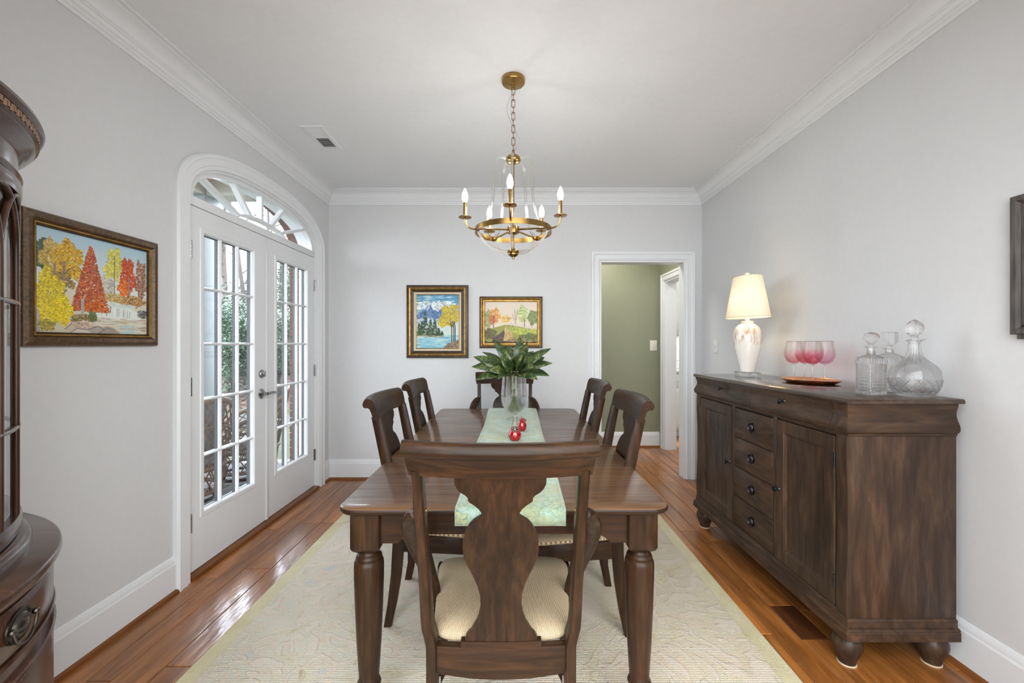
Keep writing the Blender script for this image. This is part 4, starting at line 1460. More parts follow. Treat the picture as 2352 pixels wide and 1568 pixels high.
def rect_ring(cx, cy, hx, hy, z, c=0.25):
    kx, ky = hx * (1 - c), hy * (1 - c)
    return [(cx + kx, cy - hy, z), (cx + hx, cy - ky, z), (cx + hx, cy + ky, z), (cx + kx, cy + hy, z), (cx - kx, cy + hy, z), (cx - hx, cy + ky, z), (cx - hx, cy - ky, z), (cx - kx, cy - hy, z)]


def make_chair(armed):
    t = thing('armchair' if armed else 'dining_chair', '', 'chair')
    # rear posts run from the floor into the crest rail
    for s in (-1, 1):
        st = []
        for z, x_, hx, hy in ((0.014, 0.194, 0.0150, 0.017), (0.12, 0.194, 0.0155, 0.020), (0.25, 0.194, 0.0155, 0.023), (0.38, 0.194, 0.0155, 0.025), (0.445, 0.1945, 0.0158, 0.026), (0.47, 0.199, 0.0162, 0.026), (0.50, 0.206, 0.016, 0.0255),
                              (0.54, 0.2085, 0.0150, 0.025), (0.62, 0.210, 0.0145, 0.0245), (0.74, 0.213, 0.0142, 0.024), (0.86, 0.216, 0.014, 0.023), (0.965, 0.2185, 0.014, 0.021)):
            st.append(rect_ring(s * x_, lean(z), hx, hy, z))
        MB().loft(st).build('rear_post', M['dark_z'], t, local=True, smooth=40)
    # crest rail with rolled top
    prof = [(0.010, 0.953), (0.010, 1.000), (0.009, 1.024)] + [(-0.016 + 0.025 * cos(a), 1.024 + 0.026 * sin(a)) for a in [pi * k / 10 for k in range(1, 8)]] + \
           [(-0.041, 1.032), (-0.045, 1.022), (-0.043, 1.012), (-0.036, 1.008), (-0.027, 1.009), (-0.021, 1.006), (-0.018, 1.000), (-0.016, 0.980), (-0.016, 0.953)]
    N = 22
    rg = []
    for k in range(N + 1):
        u = -1 + 2 * k / N
        rg.append([(u * (0.2395 + 0.0105 * min(1, (z - 0.953) / 0.06)), dy + lean(z) + bow(u * 0.25, z) + 0.004, z) for dy, z in prof])
    MB().loft(rg).build('crest_rail', M['dark_x'], t, local=True, smooth=45)
    # pierced vase splat
    sp = [(0.462, 0.100), (0.478, 0.100), (0.486, 0.096), (0.494, 0.090), (0.500, 0.084), (0.512, 0.078), (0.53, 0.068), (0.555, 0.060), (0.58, 0.056), (0.61, 0.057), (0.64, 0.064), (0.67, 0.076), (0.70, 0.090), (0.725, 0.099), (0.75, 0.1015),
          (0.775, 0.100), (0.80, 0.093), (0.82, 0.083), (0.835, 0.070), (0.844, 0.056), (0.849, 0.0495), (0.856, 0.050), (0.866, 0.056), (0.876, 0.067), (0.884, 0.079), (0.888, 0.0835), (0.897, 0.084), (0.904, 0.090), (0.912, 0.103), (0.922, 0.112), (0.935, 0.1175), (0.958, 0.118)]
    rg = []
    for z, hw in sp:
        xs_ = [-1, -0.5, 0, 0.5, 1]
        y0_ = lean(z)
        rg.append([(u * hw, y0_ + bow(u * hw, z) + 0.006, z) for u in xs_] + [(u * hw, y0_ + bow(u * hw, z) - 0.007, z) for u in reversed(xs_)])
    MB().loft(rg).build('splat', M['dark_z'], t, local=True, smooth=40)
    # seat rails
    rg = []
    N = 12
    for k in range(N + 1):
        u = -1 + 2 * k / N
        x_ = u * 0.180
        b = bow(x_, 0.45)
        rg.append([(x_, b - 0.012, 0.362 + 0.012 * u * u), (x_, b + 0.014, 0.362 + 0.012 * u * u), (x_, b + 0.014, 0.450), (x_, b - 0.012, 0.450)])
    MB().loft(rg).build('seat_rail', M['dark_x'], t, local=True, bevel=0.002, smooth=40)
    rg = []
    for k in range(N + 1):
        u = -1 + 2 * k / N
        x_ = u * 0.112
        b = bow(x_, 0.45)
        rg.append([(x_, b - 0.013, 0.449), (x_, b + 0.013, 0.449), (x_, b + 0.011, 0.466), (x_, b - 0.011, 0.466)])
    MB().loft(rg).build('splat_shoe', M['dark_x'], t, local=True, smooth=40)
    SD = 0.445
    dz_ = 0.0 if armed else -0.020
    fw = 0.0 if armed else 0.014
    for s in (-1, 1):
        MB().loft([[(s * 0.181, 0.02, z0), (s * 0.205, 0.02, z0), (s * 0.205, 0.02, z1), (s * 0.181, 0.02, z1)] if q == 0 else [(s * 0.222, SD - 0.03, z0), (s * 0.246, SD - 0.03, z0), (s * 0.246, SD - 0.03, z1), (s * 0.222, SD - 0.03, z1)]
                   for q, z0, z1 in ((0, 0.372 + dz_, 0.448 + dz_), (1, 0.372 + dz_, 0.448 + dz_))]).build('seat_rail', M['dark_y'], t, local=True, bevel=0.002, smooth=40)
        st = []
        for z, dx, dy, hs in ((0.014, 0.012, 0.022, 0.013), (0.12, 0.006, 0.010, 0.016), (0.25, 0.002, 0.003, 0.019), (0.37, 0, 0, 0.0215), (0.45 + dz_, 0, 0, 0.0215)):
            st.append(rect_ring(s * (0.228 + dx), SD - 0.022 + dy, hs, hs, z))
        MB().loft(st).build('front_leg', M['dark_z'], t, local=True, smooth=40)
        cbm = MB().prism([(0, 0.449), (0, 0.375), (0.012, 0.40), (0.030, 0.43), (0.05, 0.449)], 'y', -0.009, 0.009)
        o = cbm.build('corner_bracket', M['dark_z'], t, local=True, smooth=30)
        o.location = (s * 0.178, 0.045, -0.0765)
        if s > 0:
            o.rotation_euler.z = pi
    B(-0.215, 0.215, SD - 0.034, SD - 0.010, 0.372 + dz_, 0.448 + dz_).build('seat_rail', M['dark_x'], t, local=True, bevel=0.002)
    # upholstered seat
    N, R = 18, 14
    vs, fs = [], []
    rings = []
    for lvl, (ins, z) in enumerate(((0.004, 0.449), (0.0, 0.455), (0.0, 0.464), (0.006, 0.473), (0.020, 0.480), (0.05, 0.487), (0.10, 0.490), (0.16, 0.492))):
        ring = []
        for k in range(40):
            a = 2 * pi * k / 40
            e = 0.24
            cx = math.copysign(abs(cos(a)) ** e, cos(a))
            cy = math.copysign(abs(sin(a)) ** e, sin(a))
            yy = 0.2175 + (0.2165 - ins) * cy
            hw = (0.197 + (0.052 + fw) * max(0, (yy - 0.02) / 0.43)) - ins
            b = 0.012 * (1 - cx * cx) * (1 if cy > 0 else -0.4)
            ring.append((hw * cx, yy + b, z + dz_))
        rings.append(ring)
    MB().loft(rings).build('seat', M['seat'], t, local=True, smooth=70)
    if armed:
        for s in (-1, 1):
            pth = bez([(s * 0.220, lean(0.835), 0.836), (s * 0.232, lean(0.83) + 0.035, 0.826), (s * 0.250, 0.0, 0.795), (s * 0.261, 0.05, 0.748), (s * 0.262, 0.09, 0.70), (s * 0.255, 0.125, 0.645), (s * 0.242, 0.16, 0.575), (s * 0.228, 0.19, 0.50), (s * 0.222, 0.20, 0.43)], 6)
            n = len(pth)
            MB().tube(pth, [0.022 + 0.013 * sin(pi * min(1, k / (n * 0.8))) for k in range(n)], 12, flat=0.55).build('arm', M['dark_y'], t, local=True, smooth=60)
            MB().sphere((s * 0.2005, lean(0.845) + 0.004, 0.845), 0.0065, 10, 6, sx=0.6).build('screw_plug', M['brass'], t, local=True)
    return t


chairs = [
    (False, -0.522, 2.135, -90, 'dark dining chair on the french-door side of the table, nearer to the camera'),
    (False, -0.530, 2.830, -90, 'dark dining chair on the french-door side of the table, nearer to the end wall'),
    (False, 0.455, 2.070, 90, 'dark dining chair on the sideboard side of the table, nearer to the camera'),
    (False, 0.445, 2.820, 90, 'dark dining chair on the sideboard side of the table, nearer to the end wall'),
    (True, -0.034, 1.212, 0, 'dark armchair with cream ribbed seat at the near table head, back to camera'),
    (True, -0.072, 3.545, 180, 'dark armchair at the far head of the table behind the leafy vase'),
]
pa, pc = make_chair(True), make_chair(False)
first = {True: True, False: True}
for arm, x_, y_, rz_, lb in chairs:
    src = pa if arm else pc
    o = src if first[arm] else copy_tree(src)
    first[arm] = False
    o.location = (x_, y_, 0)
    o.rotation_euler.z = math.radians(rz_ + 0.4)
    tag(o, lb, 'chair', 'dining chairs around the table')

# ------------------------------------------------------------------ vase with aucuba leaves
VX, VY, VZ = 0.006, 2.95, TZ + 0.0045
vase = thing('glass_vase', 'clear footed glass vase on the green runner holding the spotted leaves', 'vase', (VX, VY, VZ))
outer = [(0.052, 0.0), (0.054, 0.004), (0.046, 0.012), (0.022, 0.020), (0.016, 0.030), (0.018, 0.042), (0.034, 0.052), (0.060, 0.070), (0.080, 0.100), (0.090, 0.140), (0.0905, 0.180), (0.087, 0.230), (0.083, 0.280), (0.083, 0.308)]
inner_ = [(0.080, 0.308), (0.080, 0.280), (0.084, 0.230), (0.0875, 0.180), (0.087, 0.140), (0.077, 0.103), (0.058, 0.076), (0.034, 0.062), (0.004, 0.058)]
MB().lathe(outer + inner_, (VX, VY, VZ), 40).build('vase_body', M['vase_glass'], vase, smooth=60)
MB().lathe([(0.004, 0.0585), (0.034, 0.0625), (0.0575, 0.0765), (0.0765, 0.1035), (0.0865, 0.1405), (0.087, 0.165), (0.004, 0.165)], (VX, VY, VZ), 32).build('water', M['water'], vase, smooth=50)
bq = thing('leaf_bouquet', 'bunch of green aucuba leaves speckled yellow, standing in the glass vase', 'plant', (VX, VY, VZ + 0.07))
tips = [(1133, 780, -.03, .058), (1107, 808, .06, .040), (1087, 819, -.02, .056), (1083, 842, -.06, .060), (1091, 873, -.09, .052), (1143, 871, -.14, .05), (1168, 790, .05, .055), (1194, 773, .0, .062), (1211, 787, .06, .05),
        (1266, 800, .03, .05), (1251, 820, .05, .058), (1269, 834, -.02, .054), (1262, 863, -.05, .058), (1231, 843, -.14, .066), (1150, 822, -.12, .062), (1176, 826, -.15, .060), (1203, 812, -.10, .058), (1225, 806, .10, .055),
        (1140, 838, .10, .055), (1120, 850, -.12, .055), (1205, 868, -.14, .05), (1236, 872, -.10, .05), (1160, 800, -.04, .055), (1182, 800, .12, .055), (1242, 850, .08, .055)]
rl = random.Random(5)
base0 = Vector((VX, VY, VZ + 0.30))
stems = []
for i, (px, py, dy, wd) in enumerate(tips):
    Y = VY + dy
    tip = Vector(((px - 1179) / F * Y, Y, ZC - (py - 789) / F * Y))
    d = tip - base0
    b = base0 + Vector((d.x * 0.22, d.y * 0.22, 0.01 + 0.12 * max(0, d.z)))
    L = (tip - b).length
    up = Vector((0, 0, 1))
    horiz = Vector((d.x, d.y, 0)).length / max(1e-4, d.length)
    nrm = (up * (0.5 + 0.3 * horiz) + Vector((0, -1, 0)) * (1.1 - 0.3 * horiz) + Vector((rl.uniform(-.5, .5), 0, rl.uniform(-.2, .2)))).normalized()
    sd = (tip - b).normalized().cross(nrm).normalized()
    nrm = sd.cross((tip - b).normalized())
    n = 9
    rows = []
    for k in range(n + 1):
        t_ = k / n
        c = b.lerp(tip, t_) + nrm * (0.14 * L * sin(pi * t_))
        wv = wd * 0.66 * (sin(pi * min(1, t_ * 0.97 + 0.03) ** 0.85) ** 0.8) + 0.0008
        ser = 1 + (0.10 if (k % 2 and 4 < k < n) else 0)
        rows.append([tuple(c - sd * wv * ser - nrm * wv * -0.30), tuple(c), tuple(c + sd * wv * ser + nrm * wv * 0.30)])
    mb = MB()
    mb.loft(rows, cap=False, closed=False)
    lo = mb.build('leaf', M['leaf'], bq, smooth=60)
    sm = lo.modifiers.new('thickness', 'SOLIDIFY')
    sm.thickness = 0.0008
    if i % 2 == 0:
        foot = Vector((VX + rl.uniform(-.03, .03), VY + rl.uniform(-.03, .03), VZ + 0.075))
        MB().tube(bez([foot, Vector((VX + d.x * .06, VY + d.y * .06, VZ + 0.2)), Vector((VX + d.x * .15, VY + d.y * .15, VZ + 0.29)), b], 5), 0.0032, 6).build('stem', M['stem'], bq)


# ------------------------------------------------------------------ red glass birds
def bird(loc, rot, k, label):
    t = thing('glass_bird', label, 'figurine', (0, 0, 0), 'red glass birds on the table runner')
    body = [(0.010, 0.0), (0.022, 0.002), (0.031, 0.012), (0.0355, 0.026), (0.034, 0.042), (0.027, 0.056), (0.019, 0.066), (0.012, 0.074), (0.003, 0.080)]
    MB().lathe(body, (0, 0, 0), 24).build('body', M['red_core'], t, local=True, smooth=70)
    clear = [(0.0215, 0.066), (0.020, 0.075), (0.0165, 0.088), (0.0125, 0.104), (0.0100, 0.120), (0.0095, 0.132), (0.0115, 0.140), (0.004, 0.142)]
    if k:
        MB().lathe(clear, (0, 0, 0), 20).build('clear_tail', M['glass'], t, local=True, smooth=70)
    else:
        MB().lathe([(0.012, 0.070), (0.010, 0.078), (0.004, 0.086), (0.001, 0.090)], (0.004, 0, 0), 14).build('clear_tail', M['red_core'], t, local=True, smooth=70)
    MB().sphere((0, -0.016, 0.063), 0.017, 16, 10).build('head', M['face_spec'], t, local=True, smooth=70)
    for s in (-1, 1):
        MB().sphere((s * 0.009, -0.029, 0.068), 0.0042, 10, 6).build('eye', M['black'], t, local=True)
    MB().tube([(0, -0.031, 0.062), (0, -0.041, 0.060)], [0.0035, 0.0008], 8).build('beak', M['black'], t, local=True)
    t.location = loc
    t.rotation_euler.z = rot
    return t


bird((0.008, 2.32, TZ + 0.0045), 0.0, True, 'red glass bird with clear glass tail, the one nearest the camera on the runner')
b2 = bird((0.052, 2.575, TZ + 0.0045), 2.2, False, 'small all-red glass bird behind the clear-tailed one, near the vase foot')
b2.scale = (0.78, 0.78, 0.98)

# ------------------------------------------------------------------ chandelier
CX, CY = 0.0, 2.33
ch = thing('chandelier', 'brass and glass five-light chandelier hanging from the ceiling over the table', 'chandelier', (CX, CY, H))
MB().lathe([(0.062, 0), (0.0635, -0.004), (0.0635, -0.022), (0.060, -0.027), (0.030, -0.032), (0.012, -0.036), (0.010, -0.050), (0.004, -0.054)], (CX, CY, H), 40).build('canopy', M['brass'], ch)
zt, zb_ = 2.690, 2.345
nl = 10
pitch = (zt - zb_) / nl
for k in range(nl):
    zc_ = zt - pitch * (k + 0.5)
    hl, hw = pitch * 0.66, 0.0085
    pts = []
    for q in range(16):
        a = 2 * pi * q / 16
        u, v = hw * cos(a), (hl - hw) * math.copysign(1, sin(a)) * (1 if abs(sin(a)) > 0.01 else 0) + hw * sin(a)
        pts.append((CX + u, CY, zc_ + v) if k % 2 == 0 else (CX, CY + u, zc_ + v))
    MB().tube(pts, 0.0021, 6, closed=True).build('chain_link', M['brass'], ch)
MB().tube(bez([(CX - .004, CY - .004, 2.69), (CX - .012, CY - .01, 2.64), (CX - .034, CY - .012, 2.585), (CX - .030, CY - .012, 2.54), (CX - .008, CY - .012, 2.485), (CX + .010, CY - .012, 2.455), (CX + .030, CY - .012, 2.41), (CX + .028, CY - .012, 2.375), (CX + .006, CY - .006, 2.345)], 6), 0.0012, 5).build('wire', M['cord'], ch)
MB().tube(bez([(CX - .003, CY - .004, 2.69), (CX - .010, CY - .01, 2.62), (CX - .012, CY - .012, 2.55), (CX + .006, CY - .012, 2.46), (CX + .018, CY - .012, 2.41), (CX + .004, CY - .006, 2.345)], 6), 0.0009, 5).build('wire', M['cord'], ch)
MB().lathe([(0.006, 2.352), (0.008, 2.340), (0.007, 2.325), (0.016, 2.322), (0.030, 2.318), (0.040, 2.306), (0.041, 2.292), (0.034, 2.282), (0.020, 2.276), (0.007, 2.272)], (CX, CY, 0), 24).build('top_hub', M['brass'], ch)
MB().lathe([(0.0055, 2.275), (0.0055, 1.805)], (CX, CY, 0), 12).build('center_rod', M['brass'], ch)
MB().lathe([(0.010, 1.935), (0.032, 1.932), (0.033, 1.928), (0.033, 1.900), (0.032, 1.896), (0.018, 1.890), (0.006, 1.888)], (CX, CY, 0), 28).build('center_hub', M['brass'], ch)
MB().lathe([(0.006, 1.812), (0.024, 1.808), (0.032, 1.800), (0.033, 1.792), (0.029, 1.786), (0.028, 1.778), (0.018, 1.770), (0.008, 1.766), (0.0075, 1.756), (0.002, 1.754)], (CX, CY, 0), 24).build('finial', M['brass'], ch)
RZ = 1.907
rg = []
for r_, z_ in ((0.206, RZ - 0.014), (0.209, RZ - 0.014), (0.209, RZ + 0.014), (0.206, RZ + 0.014)):
    rg.append([(CX + r_ * cos(2 * pi * k / 64), CY + r_ * sin(2 * pi * k / 64), z_) for k in range(64)])
MB().loft(rg, loop=True).build('ring_band', M['brass'], ch)
for i in range(5):
    a = math.radians(-90 - 3.4 + 72 * i)
    ca, sa = cos(a), sin(a)
    R = lambda r_, z_: (CX + r_ * ca, CY + r_ * sa, z_)
    MB().tube([R(0.032, 1.915), R(0.207, RZ)], 0.005, 8).build('spoke', M['brass'], ch)
    MB().tube(bez([R(0.040, 2.300), R(0.066, 2.305), R(0.090, 2.290), R(0.102, 2.250), R(0.106, 2.18), R(0.112, 2.10), R(0.122, 2.03), R(0.136, 1.975), R(0.162, 1.935), R(0.196, 1.918)], 6), 0.0068, 10).build('glass_tube', M['tube_glass'], ch, smooth=80)
    MB().tube(bez([R(0.196, 1.896), R(0.180, 1.868), R(0.150, 1.835), R(0.110, 1.810), R(0.070, 1.797), R(0.030, 1.794)], 6), 0.0062, 10).build('glass_tube', M['tube_glass'], ch, smooth=80)
    B_ = MB()
    B_.sphere(R(0.197, RZ), 0.013, 10, 8)
    B_.build('tube_clip', M['brass'], ch)
    MB().tube(bez([R(0.208, RZ - 0.002), R(0.228, RZ - 0.001), R(0.248, RZ + 0.008), R(0.262, RZ + 0.030), R(0.265, 1.966)], 6), 0.0048, 8).build('arm', M['brass'], ch)
    cx_, cy_, _ = R(0.265, 0)
    MB().lathe([(0.006, 1.958), (0.034, 1.962), (0.035, 1.965), (0.030, 1.967), (0.010, 1.968)], (cx_, cy_, 0), 24).build('drip_pan', M['brass'], ch)
    MB().lathe([(0.0092, 1.966), (0.0092, 2.043), (0.006, 2.044)], (cx_, cy_, 0), 16).build('candle_sleeve', M['brass'], ch)
    MB().lathe([(0.0075, 2.043), (0.0115, 2.050), (0.0155, 2.064), (0.0160, 2.075), (0.0130, 2.092), (0.007, 2.107), (0.0015, 2.116)], (cx_, cy_, 0), 16).build('candle_bulb', M['bulb'], ch, smooth=80)

# ------------------------------------------------------------------ sideboard
SX0, SX1, SY0, SY1, SZT = 1.303, 1.765, 1.665, 3.090, 1.0765
bx0, bx1, by0, by1 = 1.326, 1.752, 1.690, 3.066
sb = thing('sideboard', 'dark brown stained sideboard with two doors and six drawers along the right wall', 'sideboard', (1.54, 2.378, 0))
B(bx0 + 0.014, bx1, by0, by1, 0.13, 1.057).build('carcass', M['side_z'], sb, bevel=0.003)
B(bx0 - 0.004, bx0 + 0.016, by0 + 0.004, by1 - 0.004, 0.920, 1.056).build('front_rail', M['side_y'], sb, bevel=0.002)
B(bx0 - 0.004, bx0 + 0.016, by0 + 0.004, by1 - 0.004, 0.200, 0.218).build('front_rail', M['side_y'], sb, bevel=0.002)
tpf = [(0.006, SZT - 0.020), (0.001, SZT - 0.018), (0.0, SZT - 0.010), (0.002, SZT - 0.004), (0.007, SZT)]
MB().loft([[(SX0 + o, SY0 + o, z), (SX1, SY0 + o, z), (SX1, SY1 - o, z), (SX0 + o, SY1 - o, z)] for o, z in tpf]).build('top', M['side_top'], sb, smooth=50)
og = [(0.0, 1.0565), (0.012, 1.0565), (0.0115, 1.048), (0.007, 1.034), (0.0035, 1.020), (0.004, 1.006), (0.009, 0.990), (0.016, 0.975), (0.0195, 0.962), (0.0185, 0.950), (0.014, 0.942), (0.007, 0.937), (0.007, 0.930), (0.0, 0.928)]
ya, yb_, ym = 1.762, 2.972, 2.362
MB().loft([[(bx1, by0 - o, z), (bx0 - o, by0 - o, z), (bx0 - o, ya - 0.001, z), (bx0, ya - 0.001, z)] for o, z in og], cap=False, closed=False).build('frieze', M['side_x'], sb, smooth=50)
MB().loft([[(bx1, by1 + o, z), (bx0 - o, by1 + o, z), (bx0 - o, yb_ + 0.001, z), (bx0, yb_ + 0.001, z)] for o, z in og], cap=False, closed=False).build('frieze', M['side_x'], sb, smooth=50)


def knob(parent, x_, y_, z_, ring=False):
    rg = []
    if ring:
        for r_, d in ((0.026, 0.0), (0.026, 0.003), (0.022, 0.005), (0.015, 0.005), (0.013, 0.010), (0.008, 0.013), (0.002, 0.014)):
            rg.append([(x_ - d, y_ + r_ * cos(2 * pi * k / 20), z_ + r_ * sin(2 * pi * k / 20)) for k in range(20)])
        kb = MB().loft(rg).build('pull_plate', M['pewter'], parent)
        MB().tube([(x_ - 0.009, y_ + 0.021 * cos(2 * pi * k / 20), z_ - 0.003 + 0.025 * sin(2 * pi * k / 20)) for k in range(20)], 0.0034, 8, closed=True).build('pull_ring', M['pewter'], parent)
    else:
        for r_, d in ((0.011, 0.0), (0.009, 0.004), (0.005, 0.008), (0.005, 0.016), (0.010, 0.020), (0.0145, 0.025), (0.014, 0.029), (0.004, 0.032)):
            rg.append([(x_ - d, y_ + r_ * cos(2 * pi * k / 16), z_ + r_ * sin(2 * pi * k / 16)) for k in range(16)])
        MB().loft(rg).build('knob', M['pewter'], parent)


for y0_, y1_ in ((ya, ym), (ym, yb_)):
    dr = MB().loft([[(bx0 - o - 0.001, y0_ + 0.0016, z), (bx0 - o - 0.001, y1_ - 0.0016, z)] for o, z in og], cap=False, closed=False)
    dr.loft([[(bx0 - o - 0.001, y0_ + 0.0016, z), (bx0 + 0.005, y0_ + 0.0016, z)] for o, z in og], cap=False, closed=False)
    dr.loft([[(bx0 - o - 0.001, y1_ - 0.0016, z), (bx0 + 0.005, y1_ - 0.0016, z)] for o, z in og], cap=False, closed=False)
    d = dr.build('drawer', M['side_y'], sb, smooth=50)
    knob(d, bx0 - 0.004, (y0_ + y1_) / 2 + 0.02, 1.014)
base = [(0.0, 0.127), (0.022, 0.127), (0.022, 0.160), (0.019, 0.164), (0.021, 0.167), (0.018, 0.172), (0.009, 0.176), (0.008, 0.194), (0.010, 0.197), (0.007, 0.203), (0.0, 0.207)]
MB().loft([[(bx1, by0 - o, z), (bx0 - o, by0 - o, z), (bx0 - o, by1 + o, z), (bx1, by1 + o, z)] for o, z in base], cap=False, closed=False).build('base_moulding', M['side_y'], sb, smooth=35)
B(bx0, bx1, by0, by1, 0.126, 0.132).build('bottom_board', M['side_y'], sb)
zd0, zd1 = 0.222, 0.916
for y0_, y1_ in ((by0 - 0.002, 1.744), (3.012, by1 + 0.002)):
    MB().loft([[(bx0 - d_, y0_, z), (bx0 - d_, y1_, z), (bx0 + 0.016, y1_, z), (bx0 + 0.016, y0_, z)] for d_, z in ((0.006, 0.207), (0.009, 0.26), (0.008, 0.34), (0.003, 0.48), (0.003, 0.70), (0.008, 0.82), (0.008, 0.90), (0.005, 0.928))]).build('corner_post', M['side_z'], sb, smooth=40)
# end panel frame on the near end
MB().loft([[(bx0 + 0.014, by0 - d_, 0.208), (bx1, by0 - d_, 0.208), (bx1, by0 - d_, 0.928), (bx0 + 0.014, by0 - d_, 0.928)] for d_ in (0.0, 0.003)]).build('end_panel', M['side_z'], sb, bevel=0.001)
MB().loft([[(bx0 + 0.014, by1 + d_, 0.208), (bx1, by1 + d_, 0.208), (bx1, by1 + d_, 0.928), (bx0 + 0.014, by1 + d_, 0.928)] for d_ in (0.0, 0.003)]).build('end_panel', M['side_z'], sb, bevel=0.001)


def sdoor(y0_, y1_, knob_y, hinge_y):
    x_ = bx0 - 0.009
    st = 0.062
    pr = [(0.0, 0.0, 0.010), (0.0, 0.001, 0.0), (0.0, st, 0.0)]
    rg = []
    for o, dx in ((0.0, 0.022), (0.0, 0.002), (0.002, 0.0), (st - 0.005, 0.0), (st - 0.003, 0.003), (st, 0.003), (st + 0.008, 0.011)):
        rg.append([(x_ + dx, y0_ + o, zd0 + o), (x_ + dx, y1_ - o, zd0 + o), (x_ + dx, y1_ - o, zd1 - o), (x_ + dx, y0_ + o, zd1 - o)])
    d = MB().loft(rg, cap=False).build('door', M['side_z'], sb, smooth=25)
    B(x_ + 0.0105, x_ + 0.014, y0_ + st + 0.005, y1_ - st - 0.005, zd0 + st + 0.005, zd1 - st - 0.005).build('panel', M['side_z'], d)
    g = MB()
    for zz in (zd0 + st, zd1 - st):
        for yy in (y0_ + st, y1_ - st):
            pass
    knob(d, x_, knob_y, 0.575)
    for hz in (0.32, 0.82):
        MB().lathe([(0.004, hz - 0.028), (0.004, hz + 0.028)], (x_ - 0.001, hinge_y, 0), 8).build('hinge', M['pewter'], d)


sdoor(1.752, 2.138, 2.116, 1.7495)
sdoor(2.576, 3.004, 2.600, 3.007)
zz = zd0
for k in range(4):
    hgt = (zd1 - zd0) / 4
    d = B(bx0 - 0.008, bx0 + 0.0145, 2.1715, 2.5455, zz + 0.0018, zz + hgt - 0.0018).build('drawer', M['side_y'], sb, bevel=0.002)
    knob(d, bx0 - 0.008, 2.358, zz + hgt / 2 + 0.004, True)
    zz += hgt
for y0_, y1_ in ((2.142, 2.168), (2.549, 2.573)):
    B(bx0 - 0.006, bx0 + 0.0145, y0_, y1_, 0.210, 0.928).build('divider', M['side_z'], sb, bevel=0.003)
for fx, fy in ((1.356, 1.735), (1.356, 3.02), (1.70, 1.735), (1.70, 3.02)):
    MB().lathe([(0.030, 0.130), (0.034, 0.126), (0.046, 0.112), (0.0535, 0.094), (0.055, 0.078), (0.050, 0.058), (0.040, 0.036), (0.034, 0.024), (0.032, 0.010), (0.031, 0.005)], (fx, fy, 0), 28).build('bun_foot', M['side_z'], sb, smooth=70)
    MB().lathe([(0.034, 0.0), (0.034, 0.0045)], (fx, fy, 0), 24).build('felt_pad', M['cream'], sb)

# ------------------------------------------------------------------ things on the sideboard
LXc, LYc = 1.566, 2.855
zt_ = SZT
lp = thing('table_lamp', 'lit table lamp with ivory shade and cream amber-streaked ceramic body on the sideboard', 'lamp', (LXc, LYc, zt_))
ab = MB()
ab.box(LXc - 0.048, LXc + 0.048, LYc - 0.075, LYc + 0.075, zt_ + 0.0005, zt_ + 0.030)
ab.build('acrylic_base', M['acrylic'], lp, bevel=0.002)
MB().lathe([(0.030, 0.0305), (0.046, 0.031), (0.047, 0.036), (0.052, 0.07), (0.066, 0.13), (0.080, 0.19), (0.087, 0.235), (0.0885, 0.265), (0.084, 0.300), (0.072, 0.325), (0.054, 0.343), (0.040, 0.350), (0.038, 0.354), (0.040, 0.357), (0.040, 0.366), (0.034, 0.368), (0.010, 0.368)], (LXc, LYc, zt_), 40).build('ceramic_body', M['ceramic'], lp, smooth=60)
MB().lathe([(0.014, 0.368), (0.014, 0.410), (0.008, 0.412), (0.006, 0.50)], (LXc, LYc, zt_), 16).build('socket', M['plate'], lp)
shz0, shz1 = 1.468, 1.742
n = 64
rg = []
for t_ in [k / 10 for k in range(11)]:
    a_, b_ = 0.192 * (1 - t_) + 0.112 * t_, 0.112 * (1 - t_) + 0.078 * t_
    z_ = shz0 + (shz1 - shz0) * t_
    rg.append([(LXc + b_ * cos(2 * pi * k / n), LYc + a_ * sin(2 * pi * k / n), z_) for k in range(n)])
MB().loft(rg, cap=False).build('lamp_shade', M['shade'], lp, smooth=60)
for z_, a_, b_ in ((shz0 + 0.001, 0.192, 0.112), (shz1 - 0.001, 0.112, 0.078)):
    MB().tube([(LXc + b_ * cos(2 * pi * k / n), LYc + a_ * sin(2 * pi * k / n), z_) for k in range(n)], 0.002, 6, closed=True).build('shade_rim', M['canvas_edge'], lp)
MB().tube([(LXc, LYc, zt_ + 0.45), (LXc, LYc + 0.05, zt_ + 0.50), (LXc, LYc + 0.05, zt_ + 0.60), (LXc, LYc, shz1 + 0.002)], 0.0018, 6).build('harp', M['brass'], lp)
MB().tube([(LXc - 0.078, LYc, shz1 - 0.001), (LXc + 0.078, LYc, shz1 - 0.001)], 0.0018, 6).build('harp', M['brass'], lp)
MB().lathe([(0.005, shz1), (0.006, shz1 + 0.006), (0.013, shz1 + 0.010), (0.0165, shz1 + 0.018), (0.013, shz1 + 0.026), (0.004, shz1 + 0.029)], (LXc, LYc, 0), 20).build('finial', M['ceramic'], lp, smooth=70)
MB().sphere((LXc, LYc - 0.012, 1.575), 0.028, 16, 10, sz=1.2).build('bulb', M['lamp_bulb'], lp, smooth=80)
MB().tube(bez([(LXc + 0.03, LYc - 0.02, zt_ + 0.028), (LXc + 0.07, LYc - 0.05, zt_ + 0.030), (LXc + 0.13, LYc - 0.07, zt_ + 0.022), (LXc + 0.16, LYc - 0.06, zt_ + 0.004)], 8), 0.0018, 6).build('cord', M['plate'], lp)

